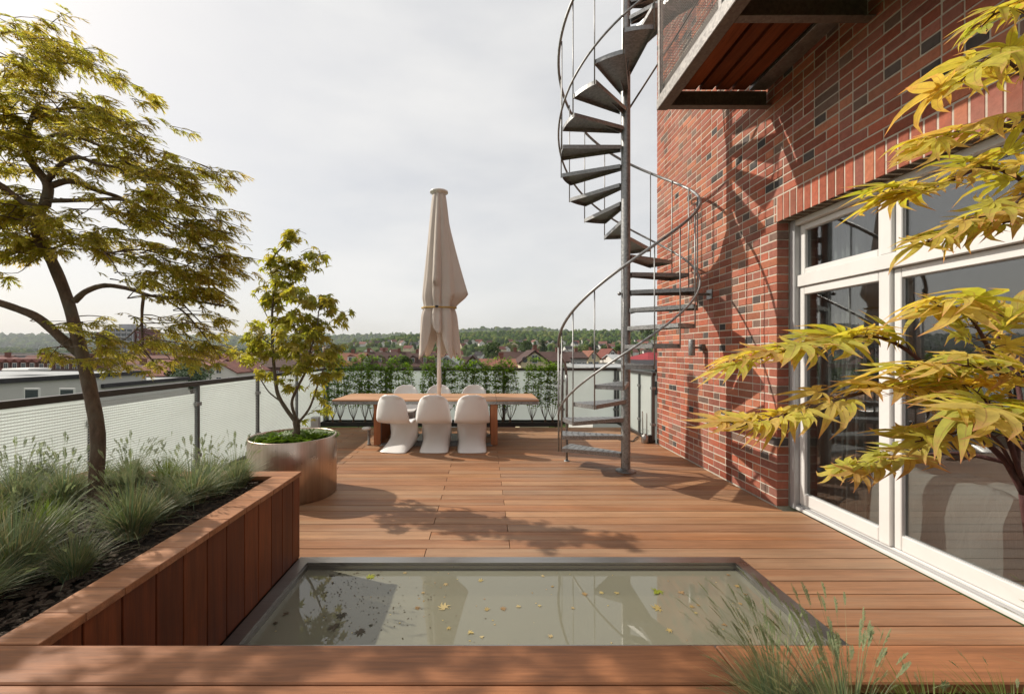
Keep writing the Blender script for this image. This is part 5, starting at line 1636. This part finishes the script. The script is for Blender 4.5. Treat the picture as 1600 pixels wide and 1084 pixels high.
far_tree(1014, 514, 380, 'g', 18, 'green tree on the hill beside the brick wall corner')
far_tree(560, 566, 75, 'd', 26, 'dark green tree behind the left part of the trough shrubs')
far_tree(848, 533, 300, 'd', 20, 'dark tree cluster among the houses left of the stair')
far_tree(822, 532, 330, 'g', 26, 'round green tree above the cream house')
far_tree(803, 538, 330, 'p', 16, 'small pale green tree above the long red roof')

# ---------------------------------------------------------------- houses
def roof_mat(name, c): return plain(name, c, .8, 0, .25, .9, .2)
RM = {'red': roof_mat('red_tiles', (.15, .050, .038)), 'brown': roof_mat('brown_tiles', (.070, .040, .033)), 'orange': roof_mat('orange_tiles', (.20, .085, .055)),
      'dark': roof_mat('dark_tiles', (.045, .042, .045)), 'crimson': roof_mat('crimson_sheet', (.22, .030, .035)), 'grey': roof_mat('grey_sheet', (.33, .34, .34)), 'rose': roof_mat('faded_tiles', (.19, .085, .068))}
WM = {'white': plain('white_render', (.62, .60, .56), .9, 0, .06, .5), 'cream': plain('cream_render', (.60, .52, .34), .9, 0, .06, .5), 'grey': plain('grey_render', (.38, .37, .36), .9, 0, .06, .5),
      'pink': plain('pink_render', (.48, .30, .26), .9, 0, .06, .5), 'brick': plain('dark_brick_wall', (.15, .075, .06), .9, 0, .1, .5), 'pale': plain('pale_concrete', (.50, .49, .46), .9, 0, .06, .5)}
M['far_glass'] = plain('far_window_glass', (.05, .06, .07), .15, 0, .1, 1, .6)
M['far_frame'] = plain('far_window_frame', (.62, .61, .58), .6)
wq = MB(); wq.bbox(-.55, .55, -.06, .03, -.75, .75, .01, 0); wq.box(-.45, -.03, -.075, -.062, -.65, .65, 1); wq.box(.03, .45, -.075, -.062, -.65, .65, 1)
win_me = wq.mesh('window', [M['far_frame'], M['far_glass']])
dq = MB(); dq.box(-.7, .7, 0, 1.8, 0, 1.3, 0); dq.prism([(-.8, 1.3), (.8, 1.3), (0, 1.9)], 'y', -.1, 2.2, 1)
cq = MB(); cq.box(-.35, .35, -.3, .3, -1.2, 1.0); cq.box(-.42, .42, -.37, .37, 1.002, 1.12)
M['chim'] = plain('chimney_brick', (.17, .07, .05), .9)
chim_me = cq.mesh('chimney', M['chim'])
dorm = {}
house_cache = {}
def house(name, label, cat, x, y, gz, w, d, he, hr, rz=0, wall='white', roof='red', rows=2, cols=4, dormers=0, chims=1, grp=None, flat=False, hip=0.0, gable_front=False, side_win=True):
    """w along the street, d deep, eave height he, ridge height hr over gz"""
    t = thing(name, label, cat, (x, y, gz), rz, grp)
    key = (w, d, he, hr, wall, roof, flat, hip, gable_front)
    if key not in house_cache:
        q = MB(); W, D = w / 2, d / 2
        if flat:
            q.box(-W, W, -D, D, 0, he)
            r_ = MB(); e_ = .22
            for (a0_, a1_, b0_, b1_) in ((-W - e_, W + e_, -D - e_, -D + .1), (-W - e_, W + e_, D - .1, D + e_), (-W - e_, -W + .1, -D + .101, D - .101), (W - .1, W + e_, -D + .101, D - .101)): r_.box(a0_, a1_, b0_, b1_, he + .002, he + .30)
            r_.box(-W + .102, W - .102, -D + .102, D - .102, he + .002, he + .24, 1)
        elif gable_front:
            q.prism([(-W, 0), (W, 0), (W, he), (0, hr - .15), (-W, he)], 'y', -D, D)
            r_ = MB(); o = .4; s = (hr - he) / W
            for sg in (-1, 1):
                r_.prism([(0, hr + .02), (sg * (W + o), he - s * o + .02), (sg * (W + o), he - s * o + .27), (0, hr + .27)], 'y', -D - .4, D + .4)
        else:
            q.prism([(-D, 0), (D, 0), (D, he), (0, hr - .15), (-D, he)], 'x', -W, W)
            r_ = MB(); o = .45; s = (hr - he) / D
            if hip > 0:
                e = he - s * o
                a = [(-W - .3, -D - o, e), (W + .3, -D - o, e), (W + .3, D + o, e), (-W - .3, D + o, e), (-W + hip, 0, hr + .2), (W - hip, 0, hr + .2)]
                r_.add(a, [(0, 1, 5, 4), (2, 3, 4, 5), (1, 2, 5), (3, 0, 4), (3, 2, 1, 0)])
                q = MB(); q.box(-W, W, -D, D, 0, he)
            else:
                for sg in (-1, 1):
                    r_.prism([(0, hr + .02), (sg * (D + o), he - s * o + .02), (sg * (D + o), he - s * o + .27), (0, hr + .27)], 'x', -W - .35, W + .35)
        house_cache[key] = (q.mesh('wall', WM[wall]), r_.mesh('roof', [RM[roof], RM['grey']] if flat else RM[roof]))
    wm, rm_ = house_cache[key]
    obj_from('wall', wm, t); ro = obj_from('roof', rm_, t)
    W, D = w / 2, d / 2
    for r_ in range(rows):
        for c in range(cols):
            zz = he - 1.6 - r_ * 2.9
            if zz < 1: continue
            obj_from('window', win_me, t, (-W + w * (c + .5) / cols, -D - .03, zz))
    if gable_front:
        obj_from('window', win_me, t, (0, -D - .03, he + (hr - he) * .3))
    for k in range(dormers):
        if (wall, roof) not in dorm: dorm[(wall, roof)] = dq.mesh('dormer', [WM[wall], RM[roof]])
        s = (hr - he) / D; zz = he + .35 * (hr - he)
        dm = obj_from('dormer', dorm[(wall, roof)], ro, (-W + w * (k + .5) / dormers, -D * .72, zz - .15))
        obj_from('window', win_me, t, (-W + w * (k + .5) / dormers, -D * .72 - .03, zz + .5), None, .72)
    for k in range(chims):
        obj_from('chimney', chim_me, ro, (-W * .6 + w * .6 * k / max(1, chims - 1) if chims > 1 else W * .35, rnd.uniform(-.4, .4), hr + .1))
    return t
def hpx(name, label, cat, px0, px1, ridge, eave, Y, d, **k):
    """house from its left, right, ridge and eave as they show, at distance Y"""
    a = at(px0, ridge, Y); b_ = at(px1, ridge, Y); e = at(px0, eave, Y - d / 2)
    gz = k.pop('gz', min(GZ, e.z - 6)); 
    gz = min(ground((a.x + b_.x) / 2, Y), e.z - 4) if gz is None else gz
    return house(name, label, cat, (a.x + b_.x) / 2, Y, gz, round(b_.x - a.x, 2), d, round(e.z - gz, 2), round(max(a.z, e.z + .4) - gz, 2), **k)

# flat roofed neighbour on the left
fb = hpx('flat_roofed_building', 'pale flat roofed building with dark coping and two tall windows beyond the left fence', 'building', -210, 132, 583, 600, 30, 11, flat=True, wall='pale', roof='dark', rows=0, cols=0, chims=0, gz=GZ)
fx = fb.location
tq = MB(); tq.bbox(-.75, .75, -.09, .03, -1.15, 1.15, .02, 0); tq.box(-.6, .6, -.11, -.092, -1.0, 1.0, 1)
tall_me = tq.mesh('window', [M['far_frame'], M['far_glass']])
for px in (50, 234 - 0):
    pass
for px in (49, -45, 104):
    p = at(px, 612, 24.4); obj_from('window', tall_me, fb, (p.x - fx[0], -5.53, p.z - GZ - .5), None, .62)
q = MB(); p0 = at(24, 600, 24.4); q.box(at(76, 600, 24.4).x - fx[0], at(90, 600, 24.4).x - fx[0], -5.56, -5.50, 8, 12.2); q.build('grey_panel', M['grey_frame'], fb)
q = MB(); q.bbox(-1.0, 1.0, -.8, .8, .55, .75, .1); sk = q.build('roof_light', M['far_frame'], fb); sk.location = (at(30, 586, 29).x - fx[0], -.5, at(0, 600, 24.5).z - GZ)
hpx('flat_roofed_building', 'lower pale flat roofed block with a roof terrace right of the maple trunk', 'building', 140, 236, 588, 606, 36, 9, flat=True, wall='pale', roof='dark', rows=1, cols=3, chims=0, gz=GZ)
tf = thing('roof_pergola', 'dark steel pergola frame on the neighbouring roof right of the trunk', 'pergola', (at(165, 590, 34).x, 34, at(0, 590, 34).z))
q = MB()
for (x, y) in ((-1.6, 0), (1.6, 0), (-1.6, 2), (1.6, 2)): q.box(x - .06, x + .06, y - .06, y + .06, -.9, .25)
q.build('posts', M['black'], tf)
q = MB(); q.box(-1.8, 1.8, -.2, 2.2, .252, .36); q.build('canopy', M['black'], tf)
# named houses in the town
hpx('row_house', 'cream walled house with red roof at the far left of the town', 'house', -25, 26, 560, 573, 82, 9, wall='cream', roof='red', rows=2, cols=3, gz=GZ)
hpx('row_house', 'red roofed row house with five small dormers left of the maple trunk', 'house', 27, 92, 561, 584, 80, 11, wall='brick', roof='red', rows=1, cols=6, dormers=5, gz=GZ)
hpx('row_house', 'dark brown roofed row house with white dormers beside the maple trunk', 'house', 93, 168, 562, 585, 80, 11, wall='brick', roof='brown', rows=1, cols=6, dormers=6, gz=GZ)
hpx('row_house', 'white house with a row of square windows and red roof beyond the left fence', 'house', 238, 296, 569, 588, 62, 9, wall='white', roof='red', rows=3, cols=5, gz=GZ)
hpx('row_house', 'pink walled house end beside the white house beyond the left fence', 'house', 190, 237, 572, 590, 64, 8, wall='pink', roof='brown', rows=2, cols=3, gz=GZ)
hpx('row_house', 'long red roofed house behind the silvery tree', 'house', 268, 342, 560, 577, 95, 12, wall='white', roof='red', rows=2, cols=5, gz=GZ)
hpx('gabled_house', 'white gabled house with faded red roof left of the potted maple', 'house', 345, 396, 566, 582, 88, 12, wall='white', roof='rose', rows=1, cols=3, gable_front=True, gz=GZ)
hpx('row_house', 'red roofed house between the silvery tree and the white gable', 'house', 318, 352, 562, 577, 92, 10, wall='white', roof='rose', rows=1, cols=3, gz=GZ)
hpx('row_house', 'dark roofed house behind the potted maple', 'house', 398, 470, 560, 574, 110, 11, wall='brick', roof='brown', rows=1, cols=5, gz=GZ)
hpx('row_house', 'orange roofed house right of the potted maple crown', 'house', 508, 572, 553, 571, 105, 12, wall='white', roof='orange', rows=1, cols=5, dormers=2, gz=GZ)
hpx('row_house', 'long brown roofed apartment row left of the parasol', 'house', 560, 640, 551, 573, 112, 12, wall='brick', roof='brown', rows=1, cols=6, dormers=5, chims=3, gz=GZ)
hpx('row_house', 'long brown roofed apartment row behind the parasol pole', 'house', 641, 694, 553, 573, 108, 12, wall='brick', roof='brown', rows=1, cols=5, dormers=3, chims=2, gz=GZ)
hpx('gabled_hall', 'grey gabled hall just right of the parasol pole', 'hall', 690, 718, 557, 569, 70, 16, wall='grey', roof='grey', rows=0, cols=0, gable_front=True, chims=0, gz=GZ)
hpx('gabled_hall', 'white pointed gable end right of the parasol', 'hall', 724, 756, 557, 578, 55, 9, wall='white', roof='brown', rows=0, cols=0, gable_front=True, chims=0, gz=GZ)
hpx('row_house', 'long low orange red roof right of the white gable', 'house', 744, 802, 563, 574, 66, 9, wall='brick', roof='orange', rows=0, cols=4, chims=1, gz=GZ)
hpx('row_house', 'brown roofed house behind the long low red roof', 'house', 782, 816, 551, 568, 98, 11, wall='white', roof='brown', rows=1, cols=3, gz=GZ)
yh = hpx('gabled_house', 'cream gabled house with an arched window group left of the stair', 'house', 809, 849, 549, 566, 78, 13, wall='cream', roof='brown', rows=0, cols=2, gable_front=True, gz=GZ)
q = MB()
for (cx, r_) in ((0, 1.0),):
    ar_ = [(cx + r_ * math.cos(R(a)), r_ * math.sin(R(a))) for a in range(0, 181, 15)]
    q.prism(ar_, 'y', -6.56, -6.5)
q.prism([(-1.9 + .5 * math.cos(R(a)), .35 + .5 * math.sin(R(a))) for a in range(0, 360, 20)], 'y', -6.56, -6.5)
aw = q.build('arched_window', M['far_glass'], yh); aw.location = (.2, 0, at(0, 565, 71.5).z - GZ)
hpx('row_house', 'brown roofed house right of the cream gable', 'house', 846, 882, 551, 565, 96, 11, wall='pale', roof='brown', rows=1, cols=3, gz=GZ)
hpx('flat_roofed_building', 'grey flat roof with dark coping just behind the far fence by the stair', 'building', 905, 985, 569, 579, 40, 10, flat=True, wall='pale', roof='grey', rows=0, cols=0, chims=0, gz=GZ)
hpx('row_house', 'pale grey walled house behind the stair balusters', 'house', 884, 908, 551, 560, 105, 12, wall='grey', roof='brown', rows=2, cols=3, gz=GZ)
hpx('gabled_house', 'cream gabled house with orange roof behind the stair balusters', 'house', 910, 928, 549, 560, 118, 12, wall='cream', roof='orange', rows=1, cols=2, gable_front=True, gz=GZ)
hpx('gabled_house', 'red roofed house with white gable left of the stair post', 'house', 938, 958, 546, 558, 120, 11, wall='white', roof='red', rows=1, cols=2, gable_front=True, gz=GZ)
hpx('row_house', 'grey roofed white house just left of the stair post', 'house', 950, 976, 555, 563, 112, 11, wall='white', roof='grey', rows=1, cols=2, gz=GZ)
hpx('gabled_house', 'white house with bright crimson metal roof right of the stair post', 'house', 994, 1040, 552, 562, 72, 11, wall='white', roof='crimson', rows=1, cols=3, hip=2.0, gz=GZ)
hpx('row_house', 'white house with black tiled roof nearest the brick wall corner', 'house', 982, 1060, 566, 580, 44, 9, wall='white', roof='dark', rows=1, cols=4, gz=GZ)
hpx('flat_roofed_building', 'long white flat roofed shed strips beyond the red row at far left', 'building', 10, 160, 551, 553, 150, 18, flat=True, wall='white', roof='grey', rows=0, cols=0, chims=0, gz=GZ)
# tower block
tb = thing('tower_block', 'tall grey and oxblood tower block standing above the roofs behind the maple branches', 'tower block', (at(174, 550, 250).x, 256, GZ))
TB = [('grey_wall', -10, 8, 0, 15.8, 'pale'), ('red_wall', 8.1, 15.0, .8, 15.5, 'ox'), ('red_wall', -15.0, -10.1, .5, 13.5, 'ox'), ('lift_house', -3.5, 4, 3.0, 18.5, 'pale')]
WM['ox'] = plain('oxblood_panel', (.13, .045, .05), .85, 0, .1, .3); WM['pale2'] = plain('tower_concrete', (.36, .36, .38), .9, 0, .08, .3)
for nm, x0, x1, yo, zt, mt in TB:
    q = MB(); q.box(x0, x1, yo, yo + 12, 0, zt - GZ); q.build(nm, WM['pale2'] if mt == 'pale' else WM['ox'], tb)
bq = MB(); bq.box(-1.5, 1.5, -.7, 0, 0, .9, 0); bq.box(-1.4, 1.4, -.05, -.002, .95, 2.3, 1)
bme = bq.mesh('balcony', [WM['pale2'], M['far_glass']])
for r_ in range(9):
    for c in range(5):
        obj_from('balcony', bme, tb, (-8.2 + c * 3.5, -.01, 29.8 - 3.0 - 2.75 * r_))
    obj_from('window', win_me, tb, (10.3, .75, 28.5 - 2.75 * r_)); obj_from('window', win_me, tb, (12.9, .75, 28.5 - 2.75 * r_)); obj_from('window', win_me, tb, (-12.5, .45, 27 - 2.75 * r_))

# fill of the town: rows of houses further out
kinds = [('white', 'red'), ('white', 'brown'), ('cream', 'red'), ('brick', 'brown'), ('white', 'rose'), ('grey', 'red'), ('pale', 'orange'), ('cream', 'brown'), ('white', 'dark')]
WN = {'white': 'white', 'cream': 'cream', 'brick': 'dark brick', 'grey': 'grey', 'pale': 'pale'}
RN = {'red': 'red', 'brown': 'brown', 'rose': 'faded red', 'orange': 'orange', 'dark': 'black'}
def fill(Y0_, Y1_, n, u0, u1, he, hr, sizes, cols, where, keep=1.0):
    for i in range(n):
        u = u0 + (u1 - u0) * (i + rnd.uniform(.1, .9)) / n; Y = rnd.uniform(Y0_, Y1_)
        x = (u - 756.5) * Y / 650
        wl_, rf = kinds[rnd.randrange(len(kinds))] if Y0_ < 380 or u0 < 400 else rnd.choice((('white', 'red'), ('white', 'brown'), ('white', 'dark'), ('white', 'rose'), ('cream', 'red')))
        w, d = sizes[rnd.randrange(len(sizes))]
        gf = rnd.random() < .35
        house('house', '%s house with %s roof %s' % (WN[wl_], RN[rf], where), 'house', x, Y, ground(x, Y) - .5, w, d, he, hr, rnd.choice((0, 0, .3, -.3, .6)), wl_, rf, 1, cols, 0, 1, '%s houses with %s roofs %s' % (WN[wl_], RN[rf], where), gable_front=gf)
fill(120, 170, 15, -60, 500, 9.5, 14.5, [(16, 11), (22, 12)], 5, 'in the near town beyond the left fence')
fill(190, 300, 22, -80, 500, 9.0, 14.0, [(14, 11), (24, 12)], 4, 'in the middle town beyond the left fence')
fill(330, 560, 30, -80, 500, 8.0, 13.0, [(14, 11), (26, 13)], 4, 'in the far town beyond the left fence')
fill(600, 900, 26, -80, 500, 8.0, 13.0, [(16, 12), (30, 14)], 3, 'at the far edge of the town on the left')
fill(130, 200, 12, 505, 1030, 8.0, 13.0, [(13, 10), (16, 11)], 4, 'in the near town beyond the far fence')
fill(230, 360, 20, 505, 1030, 7.0, 12.0, [(12, 10), (16, 11)], 3, 'in the middle town beyond the far fence')
fill(400, 620, 46, 505, 1030, 6.0, 10.5, [(11, 9), (14, 10)], 2, 'on the lower slope of the wooded hill')
fill(640, 980, 64, 505, 1030, 5.5, 10.0, [(11, 9), (15, 10)], 2, 'scattered among the trees up the wooded hill')

# trees one can tell apart on the lower slope
for i in range(54):
    u = rnd.uniform(505, 1030); Y = rnd.uniform(240, 620); x = (u - 756.5) * Y / 650
    hh = rnd.uniform(7, 12); top = ground(x, Y) + hh + 1
    far_tree(u, 549 - 650 * (top - EYE) / Y, Y, rnd.choice('ggdpg'), hh * .95 * 650 / Y, 'leafy green tree among the houses on the slope beyond the far fence', 'trees among the houses on the slope')
for i in range(40):
    u = rnd.uniform(-60, 500); Y = rnd.uniform(180, 700); x = (u - 756.5) * Y / 650
    hh = rnd.uniform(8, 13); top = ground(x, Y) + hh + 1
    far_tree(u, 549 - 650 * (top - EYE) / Y, Y, rnd.choice('ggdg'), hh * .95 * 650 / Y, 'leafy green tree among the roofs of the town beyond the left fence', 'trees among the roofs on the left')

# woods covering the hills: one mass of crowns
import bmesh
def blob_t(seed):
    bm = bmesh.new(); bmesh.ops.create_icosphere(bm, subdivisions=2, radius=1)
    r_ = random.Random(seed); ph = [r_.uniform(0, 6) for _ in range(6)]
    for v in bm.verts:
        n_ = 1 + .13 * math.sin(4 * v.co.x + ph[0]) + .13 * math.sin(5 * v.co.y + ph[1]) + .12 * math.sin(5 * v.co.z + ph[2]) + r_.uniform(-.13, .13)
        v.co *= n_
    bmesh.ops.triangulate(bm, faces=bm.faces)
    V = np.array([tuple(v.co) for v in bm.verts]); F = np.array([[v.index for v in f.verts] for f in bm.faces]); bm.free()
    return V, F, np.zeros((len(V), 2))
bt = [blob_t(s) for s in range(4)]
def forest(name, label, n, pick, size):
    it = []
    for _ in range(n):
        x, y = pick(); s = rnd.uniform(*size)
        m_ = Matrix.Translation((x, y, ground(x, y) + s * .75)) @ Matrix.Rotation(rnd.uniform(0, 6.3), 4, 'Z') @ Matrix.Diagonal((s * .85, s * .85, s * rnd.uniform(.9, 1.35), 1))
        it.append((rnd.randrange(4), m_))
    V, F, U = join_many(bt, it)
    return V, F, U
def pick_hill():
    while True:
        y = rnd.uniform(960, 1420); x = rnd.uniform(-520, 900) * y / 1300
        if rnd.random() < sstep(-480, -150, x): return x, y
def pick_slope():
    while True:
        y = rnd.uniform(560, 1000); x = rnd.uniform(-330, 440) * y / 800
        if rnd.random() < .35 + .65 * sstep(600, 1000, y): return x, y
m, nt, b, out = newmat('wood_mass')
ge = nd(nt, 'ShaderNodeNewGeometry')
no = nd(nt, 'ShaderNodeTexNoise', {'Vector': ge.outputs['Position'], 'Scale': .55, 'Detail': 5, 'Roughness': .75})
c = ramp(nt, ge.outputs['Random Per Island'], [(0, (.022, .045, .010)), (.35, (.042, .080, .015)), (.7, (.075, .118, .022)), (1, (.13, .145, .038))])
v = nd(nt, 'ShaderNodeVectorMath', {0: c}, operation='SCALE')
kk = nd(nt, 'ShaderNodeMapRange', {'Value': no.outputs['Fac'], 'From Min': .3, 'From Max': .7, 'To Min': .45, 'To Max': 1.45}); nt.links.new(kk.outputs[0], v.inputs['Scale'])
nt.links.new(v.outputs[0], b.inputs['Base Color']); b.inputs['Roughness'].default_value = 1; b.inputs['Specular IOR Level'].default_value = 0
bump(nt, b, no.outputs['Fac'], 1.0, 1.5)
M['woodmass'] = m
V, F, U = forest('', '', 3400, pick_hill, (4.5, 8.5))
V2, F2, U2 = forest('', '', 360, pick_slope, (3.2, 6.0))
me = tri_mesh('hill_woods', np.concatenate([V, V2]), np.concatenate([F, F2 + len(V)]), M['woodmass'], None)
tag(obj_from('hill_woods', me), 'dense green woods covering the hill along the horizon', 'woods', None, 'stuff')
def pick_far():
    y = rnd.uniform(2500, 3450); return rnd.uniform(-1.5, .5) * y, y
def pick_mid():
    y = rnd.uniform(900, 2200); return rnd.uniform(-1.25, -.30) * y, y
V, F, U = forest('', '', 2200, pick_far, (14, 24)); V2, F2, U2 = forest('', '', 900, pick_mid, (5, 9))
me = tri_mesh('far_woods', np.concatenate([V, V2]), np.concatenate([F, F2 + len(V)]), M['woodmass'], None)
tag(obj_from('far_woods', me), 'blue hazed woods along the far ridge at the left of the horizon', 'woods', None, 'stuff')

# ---------------------------------------------------------------- the air
hz = MB(); hz.box(-6600, 6600, -300, 5500, -15.2, 150)
hm = bpy.data.materials.new('haze_air'); hm.use_nodes = True; nt = hm.node_tree
for n in list(nt.nodes): nt.nodes.remove(n)
o_ = nt.nodes.new('ShaderNodeOutputMaterial'); pv = nt.nodes.new('ShaderNodeVolumePrincipled')
pv.inputs['Color'].default_value = (.86, .90, .95, 1); pv.inputs['Density'].default_value = 0.00008; pv.inputs['Anisotropy'].default_value = .2
nt.links.new(pv.outputs[0], o_.inputs['Volume'])
tag(hz.build('haze', hm), 'thin pale haze over the town and hills', 'haze', None, 'stuff')
